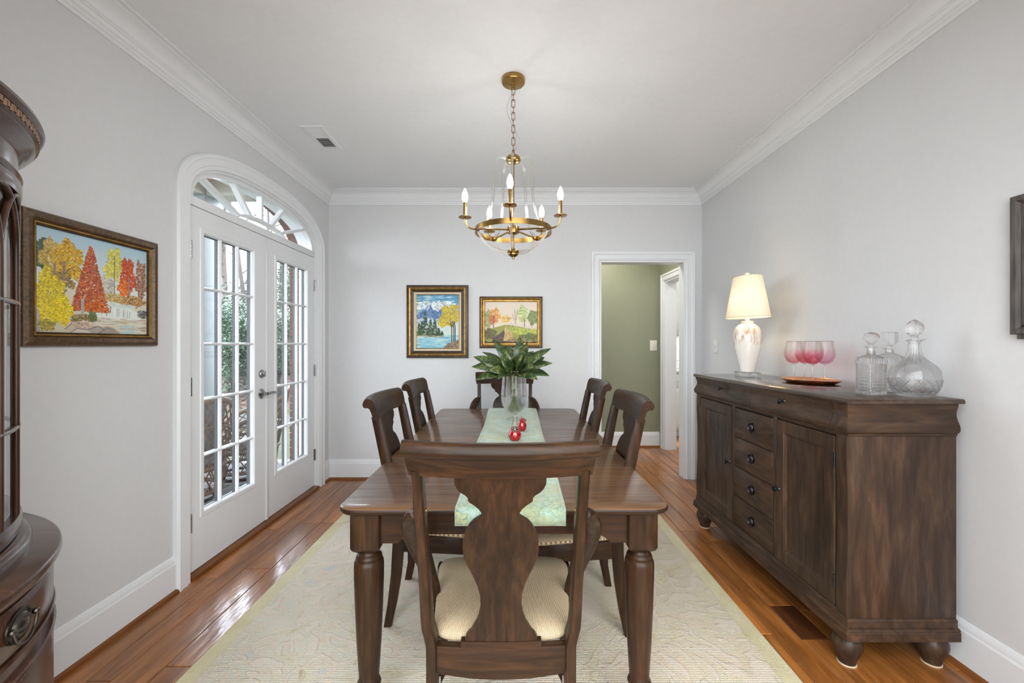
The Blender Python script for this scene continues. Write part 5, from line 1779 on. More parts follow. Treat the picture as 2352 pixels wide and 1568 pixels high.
tx, ty = 1.640, 2.360
tr = thing('serving_tray', 'oval hammered copper tray on the sideboard under the wine glasses', 'tray', (tx, ty, zt_))
rg = []
for q, z in ((0.74, 0.0006), (0.78, 0.0006), (0.90, 0.009), (0.985, 0.019), (1.0, 0.0225), (0.985, 0.0235), (0.965, 0.021), (0.88, 0.0115), (0.77, 0.0075), (0.0001 + 0.3, 0.0075), (0.02, 0.0075)):
    rg.append([(tx + 0.125 * q * cos(2 * pi * k / 48) * (1 + (0.012 * cos(24 * 2 * pi * k / 48) if q > .95 else 0)), ty + 0.165 * q * sin(2 * pi * k / 48), zt_ + z) for k in range(48)])
MB().loft(rg).build('tray_body', M['copper'], tr, smooth=50)


def wine_glass(x_, y_, label, mt):
    z0 = zt_ + 0.0082
    t = thing('wine_glass', label, 'wine glass', (x_, y_, z0), 'pink-tinted wine glasses on the copper tray')
    o_ = [(0.034, 0.0), (0.034, 0.0015), (0.020, 0.004), (0.006, 0.008), (0.0042, 0.014), (0.0038, 0.06), (0.0042, 0.088), (0.008, 0.094), (0.020, 0.100), (0.034, 0.112), (0.045, 0.130), (0.0495, 0.150), (0.0490, 0.170), (0.0455, 0.195), (0.0405, 0.222)]
    i_ = [(0.0395, 0.222), (0.0443, 0.195), (0.0477, 0.170), (0.0482, 0.150), (0.0438, 0.1305), (0.033, 0.114), (0.018, 0.104), (0.003, 0.101)]
    ob = MB().lathe(o_[6:] + i_, (x_, y_, z0), 32).build('bowl', M[mt], t, smooth=70)
    MB().lathe(o_[:7], (x_, y_, z0), 24).build('stem', M['glass'], t, smooth=70)
    MB().tube([(x_ + 0.0402 * cos(2 * pi * k / 32), y_ + 0.0402 * sin(2 * pi * k / 32), z0 + 0.2225) for k in range(32)], 0.0011, 5, closed=True).build('rim', M['nickel'], t)
    return t


wine_glass(1.588, 2.415, 'pink-bottomed wine glass at the lamp end of the copper tray', 'wine_rose')
wine_glass(1.660, 2.432, 'wine glass on the copper tray mostly hidden behind the deep pink one', 'wine_deep')
wine_glass(1.624, 2.315, 'wine glass with the deepest pink bowl, front middle of the copper tray', 'wine_deep')
wine_glass(1.704, 2.335, 'palest pink wine glass at the decanter end of the copper tray', 'wine_pale')


def sq_ring(cx, cy, h_, z, r=0.25, n=3):
    p = []
    rr = h_ * r
    for sx, sy, a0 in ((1, 1, 0), (-1, 1, 90), (-1, -1, 180), (1, -1, 270)):
        for k in range(n + 1):
            a = math.radians(a0 + 90 * k / n)
            p.append((cx + sx * (h_ - rr) + rr * cos(a), cy + sy * (h_ - rr) + rr * sin(a), z))
    return p


def square_decanter(cx, cy, label, cut, shoulder, lip, stopper):
    t = thing('decanter', label, 'decanter', (cx, cy, zt_), 'crystal decanters on the sideboard')
    h_ = 0.041
    z0 = zt_ + 0.001
    MB().loft([sq_ring(cx, cy, q, z0 + z, rr) for q, z, rr in ((h_ - 0.006, 0, .2), (h_ - 0.003, 0.004, .2), (h_ - 0.002, shoulder - 0.016, .2), (h_ - 0.004, shoulder - 0.004, .3), (h_ - 0.014, shoulder + 0.006, .6), (0.017, shoulder + 0.012, .98), (0.015, shoulder + 0.018, .98), (0.015, lip - 0.008, .98), (0.024, lip - 0.003, .98), (0.025, lip, .98), (0.012, lip + 0.001, .98),
                                             (0.0115, shoulder + 0.012, .98), (h_ - 0.018, shoulder - 0.004, .4), (h_ - 0.009, shoulder - 0.02, .2), (h_ - 0.009, 0.016, .2), (h_ - 0.012, 0.014, .2))]).build('bottle', M['glass'], t, smooth=35)
    if cut:
        g = MB()
        nx, nz = 7, 9
        zlo, zhi = 0.004, shoulder - 0.028
        for fx, fy in ((-1, 0), (1, 0), (0, -1), (0, 1)):
            for i in range(nx):
                for j in range(nz):
                    u0, u1 = -h_ + 0.005 + (2 * h_ - 0.010) * i / nx, -h_ + 0.005 + (2 * h_ - 0.010) * (i + 1) / nx
                    w0, w1 = zlo + (zhi - zlo) * j / nz, zlo + (zhi - zlo) * (j + 1) / nz
                    um, wm = (u0 + u1) / 2, (w0 + w1) / 2

                    def Q(u, w_, d):
                        dd = h_ - 0.0018 + d
                        return (cx + fx * dd + (u if fx == 0 else 0), cy + fy * dd + (u if fy == 0 else 0), z0 + w_)
                    g.add([Q(um, w0, 0), Q(u1, wm, 0), Q(um, w1, 0), Q(u0, wm, 0), Q(um, wm, 0.004)], [(0, 1, 4), (1, 2, 4), (2, 3, 4), (3, 0, 4)])
        gg = g.build('cut_facets', M['glass'], t, smooth=0)
        fl_ = MB()
        for fx, fy in ((-1, 0), (1, 0), (0, -1), (0, 1)):
            for i in range(7):
                u = -h_ + 0.010 + (2 * h_ - 0.020) * i / 6
                dd = h_ - 0.0015
                c0 = (cx + fx * dd + (u if fx == 0 else 0), cy + fy * dd + (u if fy == 0 else 0))
                fl_.tube([(c0[0], c0[1], z0 + shoulder - 0.026), (c0[0], c0[1], z0 + shoulder - 0.010), (c0[0] - fx * .004, c0[1] - fy * .004, z0 + shoulder - 0.001)], 0.0042, 6)
        fl_.build('flutes', M['glass'], t, smooth=60)
    st = MB()
    st.lathe([(0.010, lip - 0.02), (0.0115, lip + 0.002), (0.010, lip + 0.006)], (cx, cy, z0), 16)
    if stopper == 'ball':
        # faceted mushroom stopper
        st.lathe([(0.009, lip + 0.006), (0.013, lip + 0.012), (0.026, lip + 0.026), (0.031, lip + 0.038), (0.028, lip + 0.048), (0.018, lip + 0.056), (0.005, lip + 0.060)], (cx, cy, z0), 12)
        st.build('stopper', M['glass'], t, smooth=15)
    else:
        s_ = 0.0235
        st.loft([sq_ring(cx, cy, q, z0 + lip + z, .12, 1) for q, z in ((0.010, 0.006), (0.014, 0.010), (s_ - 0.004, 0.020), (s_, 0.024), (s_, 0.068), (s_ - 0.003, 0.071))])
        st.build('stopper', M['glass'], t, smooth=15)
    return t


square_decanter(1.535, 1.831, 'square crystal decanter with diamond-cut sides and a ball stopper', True, 0.158, 0.206, 'ball')
square_decanter(1.715, 1.945, 'plain square decanter with a block stopper, behind the round one', False, 0.162, 0.198, 'block')

rx, ry = 1.652, 1.758
rd = thing('decanter', 'round-bellied crystal decanter with long neck and faceted ball stopper', 'decanter', (rx, ry, zt_), 'crystal decanters on the sideboard')
o_ = [(0.052, 0.0008), (0.060, 0.003), (0.064, 0.010), (0.076, 0.036), (0.083, 0.062), (0.085, 0.084), (0.081, 0.106), (0.070, 0.126), (0.052, 0.142), (0.036, 0.154), (0.026, 0.168), (0.021, 0.185), (0.0185, 0.205), (0.0185, 0.222), (0.024, 0.229), (0.034, 0.233), (0.034, 0.236)]
i_ = [(0.016, 0.237), (0.0145, 0.22), (0.0145, 0.205), (0.017, 0.185), (0.022, 0.168), (0.032, 0.153), (0.048, 0.140), (0.065, 0.124), (0.076, 0.105), (0.080, 0.084), (0.078, 0.062), (0.071, 0.038), (0.056, 0.020), (0.004, 0.016)]
MB().lathe(o_ + i_, (rx, ry, zt_), 40).build('bottle', M['glass'], rd, smooth=50)
# crossed wedge cuts on the belly
g = MB()
for k in range(16):
    for s in (-1, 1):
        a0 = 2 * pi * k / 16
        pts = []
        for q in range(7):
            t_ = q / 6
            z = 0.020 + 0.052 * t_
            r_ = np.interp(z, [p[1] for p in o_[:8]], [p[0] for p in o_[:8]]) + 0.0003
            a = a0 + s * (t_ - 0.5) * 0.62
            pts.append((rx + r_ * cos(a), ry + r_ * sin(a), zt_ + z))
        g.tube(pts, 0.0022, 6)
g.build('cut_facets', M['glass'], rd, smooth=20)
fl_ = MB()
for k in range(10):
    a = 2 * pi * k / 10
    fl_.tube([(rx + r_ * cos(a), ry + r_ * sin(a), zt_ + z) for r_, z in ((0.0185, 0.215), (0.0185, 0.20), (0.021, 0.182), (0.026, 0.166), (0.036, 0.152), (0.050, 0.142))], [.002, .0028, .003, .003, .003, .001], 6)
fl_.build('flutes', M['glass'], rd, smooth=50)
MB().lathe([(0.013, 0.222), (0.0145, 0.238), (0.012, 0.246), (0.013, 0.249), (0.022, 0.256), (0.031, 0.272), (0.032, 0.284), (0.027, 0.298), (0.016, 0.310), (0.003, 0.317)], (rx, ry, zt_), 9).build('stopper', M['glass'], rd, smooth=10)

# ------------------------------------------------------------------ bow-front corner china cabinet
cc = Vector((-1.757, 0.570))
cab = thing('china_cabinet', 'polished mahogany bow-front corner china cabinet with glazed door', 'cabinet', (cc.x, cc.y, 0))
ctr, RR = 0.0565, 0.712
AH = math.radians(32)


def plan(off, n=28, ah=AH):
    pts = [(0, 0)]
    r_ = RR + off
    aa = [pi / 4 - ah + 2 * ah * k / n for k in range(n + 1)]
    p = [(ctr + r_ * cos(a), ctr + r_ * sin(a)) for a in aa]
    return [(cc.x + u, cc.y + v) for u, v in [(0, 0), (p[0][0] + off * 0, 0)] + p + [(0, p[-1][1])]]


def cab_loft(prof, n=28, cap=True):
    return MB().loft([[(x_, y_, z) for x_, y_ in plan(o, n)] for o, z in prof], cap=cap)


def on_arc(a, off, z):
    r_ = RR + off
    return (cc.x + ctr + r_ * cos(a), cc.y + ctr + r_ * sin(a), z)


def arc_panel(a0, a1, prof, n=16):
    """closed (off, z) profile swept along the arc"""
    return MB().loft([[on_arc(a0 + (a1 - a0) * k / n, o, z) for o, z in prof] for k in range(n + 1)])


A0, A1 = pi / 4 - AH, pi / 4 + AH
cab_loft([(-0.012, 0.0), (-0.012, 0.06), (-0.022, 0.07), (-0.022, 0.742)]).build('base_carcass', M['mahog_z'], cab, smooth=40)
cab_loft([(-0.014, 0.742), (-0.008, 0.748), (-0.004, 0.752), (0.0, 0.758), (0.002, 0.766), (0.0, 0.776), (-0.006, 0.780)]).build('base_top', M['mahog_x'], cab, smooth=40)
d = arc_panel(A0 + 0.02, A1 - 0.02, [(-0.03, 0.634), (-0.016, 0.634), (-0.014, 0.637), (-0.014, 0.733), (-0.016, 0.736), (-0.03, 0.736)], 24).build('drawer', M['mahog_z'], cab, smooth=40)
arc_panel(A0, A1, [(-0.03, 0.620), (-0.012, 0.620), (-0.010, 0.624), (-0.012, 0.629), (-0.03, 0.629)], 24).build('rail_bead', M['mahog_x'], cab, smooth=40)
arc_panel(A0, A1, [(-0.03, 0.572), (-0.013, 0.572), (-0.009, 0.576), (-0.013, 0.580), (-0.03, 0.580)], 24).build('rail_bead', M['mahog_x'], cab, smooth=40)
for k in range(2):
    a0, a1 = (A0 + 0.02, pi / 4 - 0.002) if k == 0 else (pi / 4 + 0.002, A1 - 0.02)
    arc_panel(a0, a1, [(-0.03, 0.095), (-0.016, 0.095), (-0.014, 0.098), (-0.014, 0.562), (-0.016, 0.565), (-0.03, 0.565)], 14).build('door', M['mahog_z'], cab, smooth=40)
# oval bail pull
ap = math.radians(24.8)
rad = Vector((cos(ap), sin(ap), 0))
tan = Vector((-sin(ap), cos(ap), 0))
pc_ = Vector(on_arc(ap, -0.013, 0.688))
rg = []
for q, dpt in ((1.0, 0.0), (1.0, 0.003), (0.86, 0.004), (0.84, 0.002), (0.70, 0.003), (0.62, 0.008), (0.45, 0.008), (0.40, 0.005), (0.25, 0.010), (0.05, 0.011)):
    rg.append([tuple(pc_ + rad * dpt + tan * (0.046 * q * cos(2 * pi * k / 28)) + Vector((0, 0, 0.035 * q * sin(2 * pi * k / 28)))) for k in range(28)])
MB().loft(rg).build('pull_plate', M['brass_dark'], d, smooth=40)
bail = [tuple(pc_ + rad * (0.011 + 0.001 * sin(pi * k / 16)) + tan * (0.042 * cos(pi + pi * k / 16)) + Vector((0, 0, 0.004 + 0.040 * sin(pi + pi * k / 16)))) for k in range(17)]
MB().tube(bail, 0.0032, 8).build('bail', M['brass_dark'], d)
for s in (-1, 1):
    MB().sphere(tuple(pc_ + rad * 0.009 + tan * (s * 0.042) + Vector((0, 0, 0.005))), 0.007, 12, 8).build('bail_post', M['brass_dark'], d)
# upper part: offset inwards
UO = -0.072
zU0, zU1 = 0.780, 1.705
plinth = [(UO + 0.020, 0.7805), (UO + 0.020, 0.800), (UO + 0.016, 0.806), (UO + 0.012, 0.808), (UO + 0.010, 0.816), (UO + 0.004, 0.820), (UO - 0.02, 0.822)]
cab_loft(plinth).build('upper_plinth', M['mahog_x'], cab, smooth=40)
cab_loft([(UO - 0.004, zU1), (UO - 0.002, 1.708), (UO + 0.004, 1.712), (UO + 0.002, 1.717), (UO - 0.004, 1.720), (UO - 0.004, 1.768), (UO + 0.002, 1.772), (UO + 0.006, 1.777), (UO + 0.010, 1.780), (UO + 0.020, 1.790), (UO + 0.026, 1.797), (UO + 0.026, 1.803),
          (UO + 0.031, 1.806), (UO + 0.031, 1.826), (UO + 0.038, 1.829), (UO + 0.043, 1.836), (UO + 0.040, 1.846), (UO + 0.030, 1.850)], 40).build('cornice', M['mahog_x'], cab, smooth=40)
# greek key fret on the cornice
fr = MB()
nk = 30
for k in range(nk):
    a = A0 + (A1 - A0) * (k + 0.5) / nk
    da = (A1 - A0) / nk
    for (u0, u1, v0, v1) in ((-.5, -.32, .0, 1), (-.32, .12, .82, 1), (-.06, .12, .28, .82), (.12, .34, .28, .46), (.34, .5, .0, .46)):
        z0_, z1_ = 1.808 + 0.016 * v0, 1.808 + 0.016 * v1
        fr.loft([[on_arc(a + q * da, UO + 0.0312, z0_), on_arc(a + q * da, UO + 0.0335, z0_), on_arc(a + q * da, UO + 0.0335, z1_), on_arc(a + q * da, UO + 0.0312, z1_)] for q in (u0, u1)])
f_ = fr.build('greek_key_fret', M['fret'], cab, smooth=0)
# back panels, floor, roof and shelves
pl = plan(UO - 0.012)
xe, ye = pl[1][0], pl[-1][1]
B(cc.x, xe - 0.004, cc.y, cc.y + 0.012, zU0, zU1).build('back_panel', M['cream'], cab)
B(cc.x, cc.x + 0.012, cc.y, ye - 0.004, zU0, zU1).build('back_panel', M['cream'], cab)
cab_loft([(UO - 0.02, zU1 - 0.014), (UO - 0.02, zU1)]).build('roof', M['mahog_x'], cab, smooth=0)
for z_ in (1.085, 1.396):
    cab_loft([(UO - 0.045, z_ - 0.008), (UO - 0.045, z_ + 0.008)]).build('shelf', M['cream'], cab, smooth=0)
# returns and pilasters
ar = math.radians(2.6)
pend = plan(UO)
for s in (0, 1):
    aend = A1 if s else A0
    a0, a1 = (A1 - 2.0 * ar, A1) if s else (A0, A0 + 2.0 * ar)
    st = MB()
    for q in range(4):
        u0 = a0 + (a1 - a0) * (q + 0.06) / 4
        u1 = a0 + (a1 - a0) * (q + 0.94) / 4
        st.loft([[on_arc(u, o, z) for u, o in ((u0, UO - 0.03), (u0, UO - 0.002), ((u0 * 2 + u1) / 3, UO + 0.002), ((u0 + u1 * 2) / 3, UO + 0.002), (u1, UO - 0.002), (u1, UO - 0.03))] for z in (0.822, zU1)])
    st.build('pilaster', M['mahog_z'], cab, smooth=50)
    if s:
        px_, py_ = pend[-2]
        B(cc.x + 0.012, px_ - 0.004, py_ - 0.014, py_, 0.822, zU1).build('side_panel', M['mahog_z'], cab)
    else:
        px_, py_ = pend[2]
        B(px_ - 0.014, px_, cc.y + 0.012, py_ - 0.004, 0.822, zU1).build('side_panel', M['mahog_z'], cab)
dA0, dA1 = A0 + 2.0 * ar + 0.004, A1 - 2.0 * ar - 0.004
od, idp = UO + 0.0, UO - 0.020
dr = MB()
zr0, zr1 = 0.826, 1.700
for a0, a1 in ((dA0, dA0 + 0.045), (dA1 - 0.045, dA1)):
    dr.v += arc_panel(a0, a1, [(idp, zr0), (od, zr0), (od, zr1), (idp, zr1)], 4).v and []
door = arc_panel(dA0, dA1, [(idp, zr0), (od, zr0), (od + 0.003, zr0 + 0.006), (od + 0.003, zr0 + 0.030), (od, zr0 + 0.040), (idp, zr0 + 0.040)], 24).build('glazed_door', M['mahog_x'], cab, smooth=40)
arc_panel(dA0, dA1, [(idp, zr1 - 0.034), (od, zr1 - 0.034), (od + 0.003, zr1 - 0.026), (od + 0.003, zr1 - 0.004), (od, zr1), (idp, zr1)], 24).build('top_rail', M['mahog_x'], door, smooth=40)
for a0, a1 in ((dA0, dA0 + 0.042), (dA1 - 0.042, dA1)):
    arc_panel(a0, a1, [(idp, zr0), (od + 0.002, zr0), (od + 0.002, zr1), (idp, zr1)], 4).build('stile', M['mahog_z'], door, smooth=40)
g0, g1 = dA0 + 0.042, dA1 - 0.042
gz0, gz1 = zr0 + 0.040, zr1 - 0.034
hz = [gz0, 1.085, 1.396, gz1]
mz = od - 0.006


def bar(pts, r_=0.0065):
    return MB().tube([on_arc(a, mz, z) for a, z in pts], r_, 8)


for z_ in hz[1:3]:
    bar([(g0 + (g1 - g0) * k / 24, z_) for k in range(25)]).build('muntin', M['mahog_x'], door, smooth=60)
nb = 4
for k in range(1, nb):
    a = g0 + (g1 - g0) * k / nb
    bar([(a, gz0), (a, 1.50)]).build('muntin', M['mahog_z'], door, smooth=60)
sp_ = (g1 - g0) / nb
for k in range(nb + 1):
    a = g0 + sp_ * k
    for s in (-1, 1):
        b = a + s * sp_
        if b < g0 - 1e-6 or b > g1 + 1e-6:
            continue
        bar([(a + s * sp_ * (1 - cos(t_)), 1.50 + (gz1 - 1.50) * sin(t_)) for t_ in [pi / 2 * q / 12 for q in range(13)]]).build('gothic_muntin', M['mahog_z'], door, smooth=60)
for k in range(nb):
    for j in range(3):
        a0, a1 = g0 + sp_ * k + 0.004, g0 + sp_ * (k + 1) - 0.004
        MB().loft([[on_arc(a0 + (a1 - a0) * q / 6, mz - 0.004, z) for z in (hz[j], hz[j + 1])] for q in range(7)], cap=False, closed=False).build('pane', M['cab_pane'], door, smooth=60)
kb = Vector(on_arc(A1 - ar, UO + 0.002, 1.252))
krd = Vector((cos(A1 - ar), sin(A1 - ar), 0))
MB().tube([tuple(kb + krd * q) for q in (0, 0.004, 0.008, 0.010, 0.013)], [0.006, 0.004, 0.004, 0.009, 0.010], 12).build('knob', M['black'], door)

# ------------------------------------------------------------------ outside: brick face, porch, patio, garden
GZ = -0.10
bw_ = wall_with_arch(-2.000, XO - 0.001, -0.2, 6.0, 3.4, -0.3, 0.786, 0.335, ZS).build('wall_exterior', M['mortar'], smooth=0)
struct(bw_, 'brick outer face of the house around the arched door opening')
proto = MB().box(-0.041, 0.041, -0.055, 0.055, -0.029, 0.029).build('brick', M['brick'], bw_, bevel=0.003, segs=1, local=True, smooth=0)
first_b = True
bricks = []
for s in (-1, 1):
    for k in range(33):
        bricks.append((YC + s * (0.752 + 0.055), GZ + 0.035 + k * 0.066, 0.0))
ap_ = arch_path(0.752 + 0.05, 0.268 + 0.10, ZS, 400)
acc = 0.04
for (a, b) in zip(ap_[:-1], ap_[1:]):
    acc += math.hypot(b[0] - a[0], b[1] - a[1])
    if acc >= 0.066:
        acc = 0
        bricks.append((a[0], a[1], atan2(b[1] - a[1], b[0] - a[0]) + pi / 2))
for i, (y_, z_, r_) in enumerate(bricks):
    o = proto if i == 0 else proto.copy()
    if i:
        COL.objects.link(o)
    o.location = (-1.968, y_, z_)
    o.rotation_euler = (r_, 0, 0)

struct(B(-40, 3, -10, 60, -0.5, GZ - 0.02).build('lawn', M['lawn'], smooth=0), 'green lawn behind the porch')
bpy.data.objects['lawn']['category'] = 'lawn'
pat = B(-4.3, -1.98, 0.5, 5.2, GZ - 0.05, GZ - 0.012).build('patio', M['mortar'], smooth=0)
struct(pat, 'grey paved porch floor outside the french doors')
pr_ = MB().box(-0.145, 0.145, -0.095, 0.095, -0.012, 0.0).build('paver', M['paver'], pat, bevel=0.004, segs=1, local=True, smooth=0)
cnt = 0
for r in range(11):
    for c in range(8):
        xx = -4.15 + c * 0.3 + (0.15 if r % 2 else 0)
        yy = 2.9 + r * 0.2
        if xx > -2.1:
            continue
        o = pr_ if cnt == 0 else pr_.copy()
        if cnt:
            COL.objects.link(o)
        o.location = (xx, yy, GZ)
        cnt += 1
tag(B(-14, -3.3, 7.25, 8.35, GZ - 0.019, GZ + 0.005).build('garden_path', M['walk'], smooth=0), 'pale concrete path crossing the lawn beyond the porch', 'path')
rr = random.Random(11)
# leaf littered bank
bank = MB()
rows = []
for j in range(10):
    y_ = 9.3 + j * 0.7
    rows.append([(-14 + i * 0.7, y_, GZ - 0.02 + 0.06 * j * (0.8 + 0.4 * rr.random())) for i in range(17)])
bank.loft(rows, cap=False, closed=False)
bk = bank.build('leaf_bank', M['litter_soil'], smooth=60)
tag(bk, 'rising garden bank covered in fallen brown leaves', 'bank', kind='stuff')
fl_ = MB()
for k in range(2600):
    y_ = 5.9 + rr.random() ** 0.7 * 7.0
    x_ = -(0.44 + 0.34 * rr.random()) * y_
    if 7.2 < y_ < 8.4 and rr.random() < 0.9:
        continue
    if y_ < 9 and rr.random() < 0.55:
        continue
    z_ = GZ + 0.005 + max(0, (y_ - 9.3)) * 0.1
    a = rr.random() * 6.28
    s_ = rr.uniform(0.03, 0.06)
    dz = rr.uniform(0.0, 0.03)
    fl_.add([(x_ + s_ * cos(a), y_ + s_ * sin(a), z_ + dz), (x_ - s_ * sin(a) * .6, y_ + s_ * cos(a) * .6, z_ + 0.02), (x_ - s_ * cos(a), y_ - s_ * sin(a), z_ + dz), (x_ + s_ * sin(a) * .6, y_ - s_ * cos(a) * .6, z_)], [(0, 1, 2, 3)])
tag(fl_.build('fallen_leaf', M['dry_leaf'], smooth=0), 'dry fallen leaves scattered over lawn and bank', 'leaves', kind='stuff')

# porch
struct(B(-4.0, -1.985, -0.5, 5.15, 3.16, 3.3).build('porch_ceiling', M['porch_tan'], smooth=0), 'tan boarded porch ceiling')
bpy.data.objects['porch_ceiling']['category'] = 'porch'
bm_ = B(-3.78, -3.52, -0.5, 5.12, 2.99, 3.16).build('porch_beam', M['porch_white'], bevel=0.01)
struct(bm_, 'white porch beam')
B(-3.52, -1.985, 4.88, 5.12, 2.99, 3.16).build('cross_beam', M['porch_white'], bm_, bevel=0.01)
pcx, pcy = -3.66, 5.0
pcol = thing('porch_column', 'white square porch column outside the left french door', 'column', (pcx, pcy, GZ))
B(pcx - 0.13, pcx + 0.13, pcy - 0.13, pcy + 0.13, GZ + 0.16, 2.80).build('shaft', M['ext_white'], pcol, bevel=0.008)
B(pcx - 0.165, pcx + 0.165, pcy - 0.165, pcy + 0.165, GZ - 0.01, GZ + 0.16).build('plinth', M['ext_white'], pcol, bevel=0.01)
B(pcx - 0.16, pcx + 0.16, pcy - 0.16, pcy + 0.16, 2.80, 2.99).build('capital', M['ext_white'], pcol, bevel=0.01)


# wicker chairs
def wicker_chair(loc, face, label):
    t = thing('wicker_chair', label, 'chair', (0, 0, 0), 'wicker porch chairs outside')
    R0 = 0.31

    def S_(a, h):       # barrel shell, a=0 is the back centre (towards +x), h 0..1
        top = 0.60 + 0.34 * max(0, cos(a * 0.62)) ** 3
        z = 0.36 + (top - 0.36) * h
        r_ = R0 + 0.05 * h
        return (r_ * cos(a) + 0.06 * h * max(0, cos(a)), r_ * sin(a), z)

    def K(a, h):        # skirt
        r_ = R0 - 0.02 + 0.02 * h
        return (r_ * cos(a), r_ * sin(a), 0.16 + 0.20 * h)
    am = 2.15
    wv = MB()
    n = 22
    for k in range(-8, n + 8):
        for s in (-1, 1):
            pts = []
            for q in range(9):
                h = q / 8
                u = (k + s * h * 5) / n
                if 0 <= u <= 1:
                    pts.append(S_(-am + 2 * am * u, h))
            if len(pts) > 2:
                wv.tube(pts, 0.0065, 5)
    m = 26
    for k in range(m):
        for s in (-1, 1):
            wv.tube([K(2 * pi * (k + s * q / 4 * 1.6) / m, q / 4) for q in range(5)], 0.006, 5)
    wv.build('weave', M['wicker'], t, local=True, smooth=60)
    MB().tube([S_(-am + 2 * am * k / 40, 1.0) for k in range(41)], 0.024, 8).build('top_rim', M['wicker'], t, local=True, smooth=60)
    MB().tube([S_(-am + 2 * am * k / 40, 0.62) for k in range(41) ], 0.014, 8).build('mid_rail', M['wicker'], t, local=True, smooth=60)
    MB().tube([K(2 * pi * k / 36, 1.0) for k in range(36)], 0.022, 8, closed=True).build('seat_ring', M['wicker'], t, local=True, smooth=60)
    MB().tube([K(2 * pi * k / 36, 0.0) for k in range(36)], 0.018, 8, closed=True).build('lower_ring', M['wicker'], t, local=True, smooth=60)
    for s in (-1, 1):
        MB().tube([S_(s * am, 1.0), S_(s * am, 0.5), S_(s * am, 0.0), K(s * am, 0.0)], 0.018, 8).build('arm_post', M['wicker'], t, local=True, smooth=60)
    MB().tube([(0.24 * cos(2 * pi * k / 30), 0.24 * sin(2 * pi * k / 30), 0.085) for k in range(30)], 0.014, 8, closed=True).build('swivel_ring', M['black'], t, local=True)
    for k in range(4):
        a = pi / 4 + pi / 2 * k
        MB().tube([(0.20 * cos(a), 0.20 * sin(a), 0.16), (0.24 * cos(a), 0.24 * sin(a), 0.085), (0.30 * cos(a), 0.30 * sin(a), 0.012)], 0.011, 6).build('leg', M['black'], t, local=True)
    MB().lathe([(0.02, 0.375), (0.27, 0.375), (0.285, 0.39), (0.288, 0.43), (0.275, 0.455), (0.2, 0.468), (0.02, 0.47)], (0, 0, 0), 28).build('seat_cushion', M['cushion'], t, local=True, smooth=60)
    rg = []
    for q, (z, r_) in enumerate(((0.47, 0.24), (0.55, 0.275), (0.75, 0.30), (0.90, 0.315), (0.96, 0.32))):
        th = 0.055 if 0 < q < 4 else 0.03
        rg.append([((r_ + 0.06 * (z - .36)) * cos(a), r_ * sin(a), z) for a in [-0.8 + 1.6 * k / 10 for k in range(11)]] + [((r_ - th * 2 + 0.06 * (z - .36)) * cos(a), (r_ - th) * sin(a), z) for a in [0.8 - 1.6 * k / 10 for k in range(11)]])
    MB().loft(rg).build('back_cushion', M['cushion'], t, local=True, smooth=60)
    t.location = loc
    t.rotation_euler.z = face
    return t


wicker_chair((-2.80, 3.59, GZ), math.radians(-20), 'wicker porch chair seen through the left edge of the left door')
wicker_chair((-2.72, 4.30, GZ), math.radians(34), 'wicker swivel chair seen through the middle panes of the left door')


# trees and shrubs
def at(px, Y):
    return (px - 1179) / F * Y


def foliage(c, rx_, rz_, n, size, mat, cone=False, seed=1):
    r = random.Random(seed)
    mb = MB()
    vs, fs = [], []
    for k in range(n):
        while True:
            u, v, w_ = r.uniform(-1, 1), r.uniform(-1, 1), r.uniform(-1, 1)
            d = u * u + v * v + w_ * w_
            if cone:
                lim = max(0.06, (1 - w_) / 2)
                if math.hypot(u, v) <= lim and math.hypot(u, v) > lim * 0.35:
                    break
            elif 0.3 < d <= 1:
                break
        bmp_ = 0.8 + 0.35 * mnoise.noise(Vector((u * 2.5 + seed, v * 2.5, w_ * 2.5)))
        p = Vector((c[0] + u * rx_ * bmp_, c[1] + v * rx_ * bmp_, c[2] + w_ * rz_ * (bmp_ if not cone else 1)))
        a = Vector((r.uniform(-1, 1), r.uniform(-1, 1), r.uniform(-.6, .6))).normalized()
        b = a.cross(Vector((r.uniform(-1, 1), r.uniform(-1, 1), 1))).normalized()
        s_ = size * r.uniform(0.6, 1.3)
        i = len(vs)
        vs += [tuple(p + a * s_), tuple(p + b * s_ * 0.45), tuple(p - a * s_), tuple(p - b * s_ * 0.45)]
        fs.append((i, i + 1, i + 2, i + 3))
    mb.v, mb.f = vs, fs
    return mb


def shrub(px, Y, h_, r_, label, mat, seed):
    X = at(px, Y)
    z0 = GZ + max(0, Y - 9.3) * 0.09 - 0.05
    t = thing('holly_shrub', label, 'shrub', (X, Y, z0))
    o = foliage((X, Y, z0 + h_ / 2), r_, h_ / 2, 9000, 0.038, mat, seed=seed).build('foliage', mat, t, smooth=0)
    o['kind'] = 'stuff'
    MB().tube([(X, Y, z0), (X + 0.05, Y, z0 + h_ * 0.5)], [0.06, 0.03], 6).build('trunk', M['bark'], t)


shrub(488, 9.9, 2.9, 0.75, 'holly shrub right beside the white porch column', M['holly'], 1)
shrub(528, 11.3, 2.7, 0.95, 'broad holly shrub seen through the middle panes of the left door', M['holly'], 2)
shrub(575, 11.0, 2.3, 0.85, 'holly shrub behind the left door near its lever', M['holly'], 3)
shrub(640, 11.6, 2.4, 1.0, 'holly shrub seen through the left panes of the right door', M['holly'], 4)
shrub(690, 11.2, 2.6, 0.9, 'holly shrub beside the brick edge of the right door', M['holly'], 5)


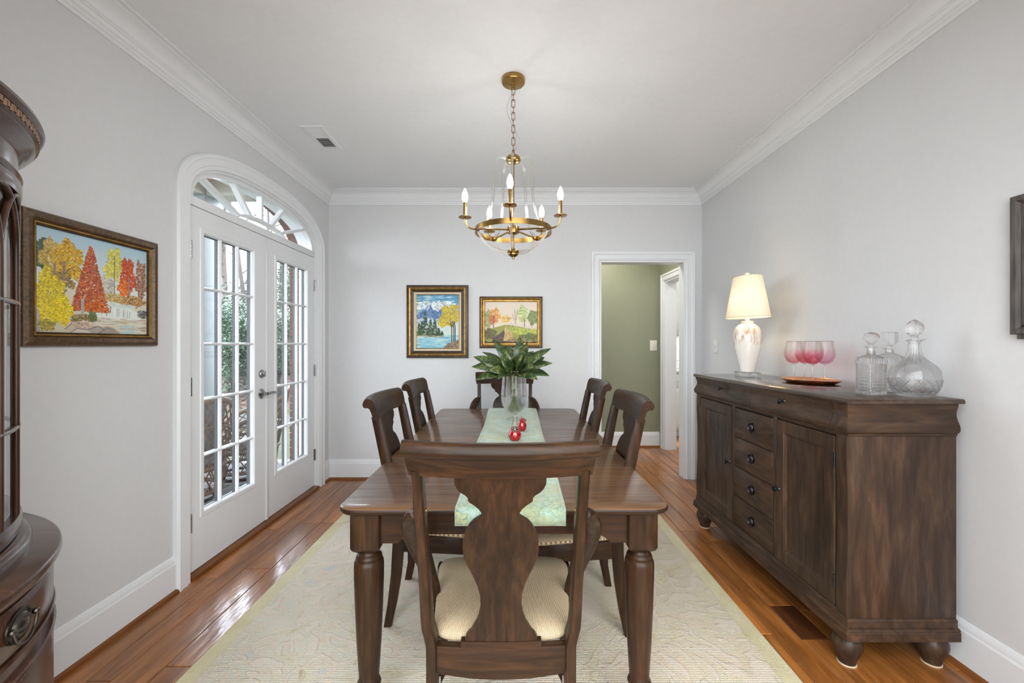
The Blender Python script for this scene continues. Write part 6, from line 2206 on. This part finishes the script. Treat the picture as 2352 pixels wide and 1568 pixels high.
def evergreen(px, Y, h_, r_, label, seed):
    X = at(px, Y)
    z0 = 0.4
    t = thing('evergreen_tree', label, 'tree', (X, Y, z0 - 0.6))
    o = foliage((X, Y, z0 + h_ / 2), r_, h_ / 2, 12000, 0.065, M['ever'], True, seed).build('foliage', M['ever'], t, smooth=0)
    o['kind'] = 'stuff'
    MB().tube([(X, Y, z0 - 0.6), (X, Y, z0 + h_ * 0.8)], [0.12, 0.03], 6).build('trunk', M['bark'], t)


evergreen(578, 15.5, 3.9, 1.7, 'evergreen tree whose tip shows in the third column of the left door', 21)
evergreen(532, 16.5, 3.0, 1.7, 'lower evergreen tree behind the trunk in the left door', 22)
evergreen(645, 15.0, 5.2, 2.3, 'tall dense evergreen tree filling the right door panes', 23)
evergreen(682, 16.0, 4.6, 2.0, 'evergreen tree behind the brick edge of the right door', 24)


def bare_tree(px, Y, h_, r_, label, seed, curve=0.0):
    r = random.Random(seed)
    X = at(px, Y)
    t = thing('bare_tree', label, 'tree', (X, Y, 0.0))
    base = Vector((X, Y, 0))
    tr_ = MB()
    pts = [base + Vector((curve * (k / 8) ** 2 + r.uniform(-.04, .04), 0, h_ * k / 8)) for k in range(9)]
    tr_.tube(pts, [r_ * (1 - 0.085 * k) for k in range(9)], 8)
    tr_.build('trunk', M['bark'], t, smooth=60)
    br = MB()

    def grow(p, d, L, rad_, dep):
        n = 4
        q = [p]
        dd = d.copy()
        for k in range(n):
            dd = (dd + Vector((r.uniform(-.25, .25), r.uniform(-.25, .25), r.uniform(-.08, .2)))).normalized()
            q.append(q[-1] + dd * L / n)
        br.tube(q, [rad_ * (1 - 0.18 * k) for k in range(n + 1)], 4)
        if dep:
            for k in range(3):
                i = r.randint(1, n)
                e = (dd + Vector((r.uniform(-.9, .9), r.uniform(-.9, .9), r.uniform(-.3, .6)))).normalized()
                grow(q[i], e, L * r.uniform(.45, .7), rad_ * .5, dep - 1)
    for k in range(13):
        i = r.uniform(2.2, 8)
        p = pts[int(i)].lerp(pts[min(8, int(i) + 1)], i % 1)
        a = r.uniform(0, 6.28)
        grow(p, Vector((cos(a), sin(a), 0.55)).normalized(), h_ * 0.26, r_ * 0.3, 3)
    br.build('branches', M['bark'], t, smooth=0)['kind'] = 'stuff'


bare_tree(516, 13.6, 8.0, 0.10, 'leafless tree with straight trunk in the second column of the left door', 31)
bare_tree(565, 14.5, 8.0, 0.09, 'leafless leaning tree in the third column of the left door', 32, -0.9)
bare_tree(480, 17.0, 8.0, 0.10, 'leafless tree just right of the white porch column', 33)
bare_tree(615, 19.0, 9.0, 0.10, 'leafless tree showing in the fanlight between the doors', 34)
bare_tree(668, 18.0, 9.0, 0.10, 'leafless tree showing at the far end of the fanlight', 35)
print('planks', npl, 'objects', len(bpy.data.objects), 'tris', sum(len(p.vertices) - 2 for m in bpy.data.meshes for p in m.polygons))
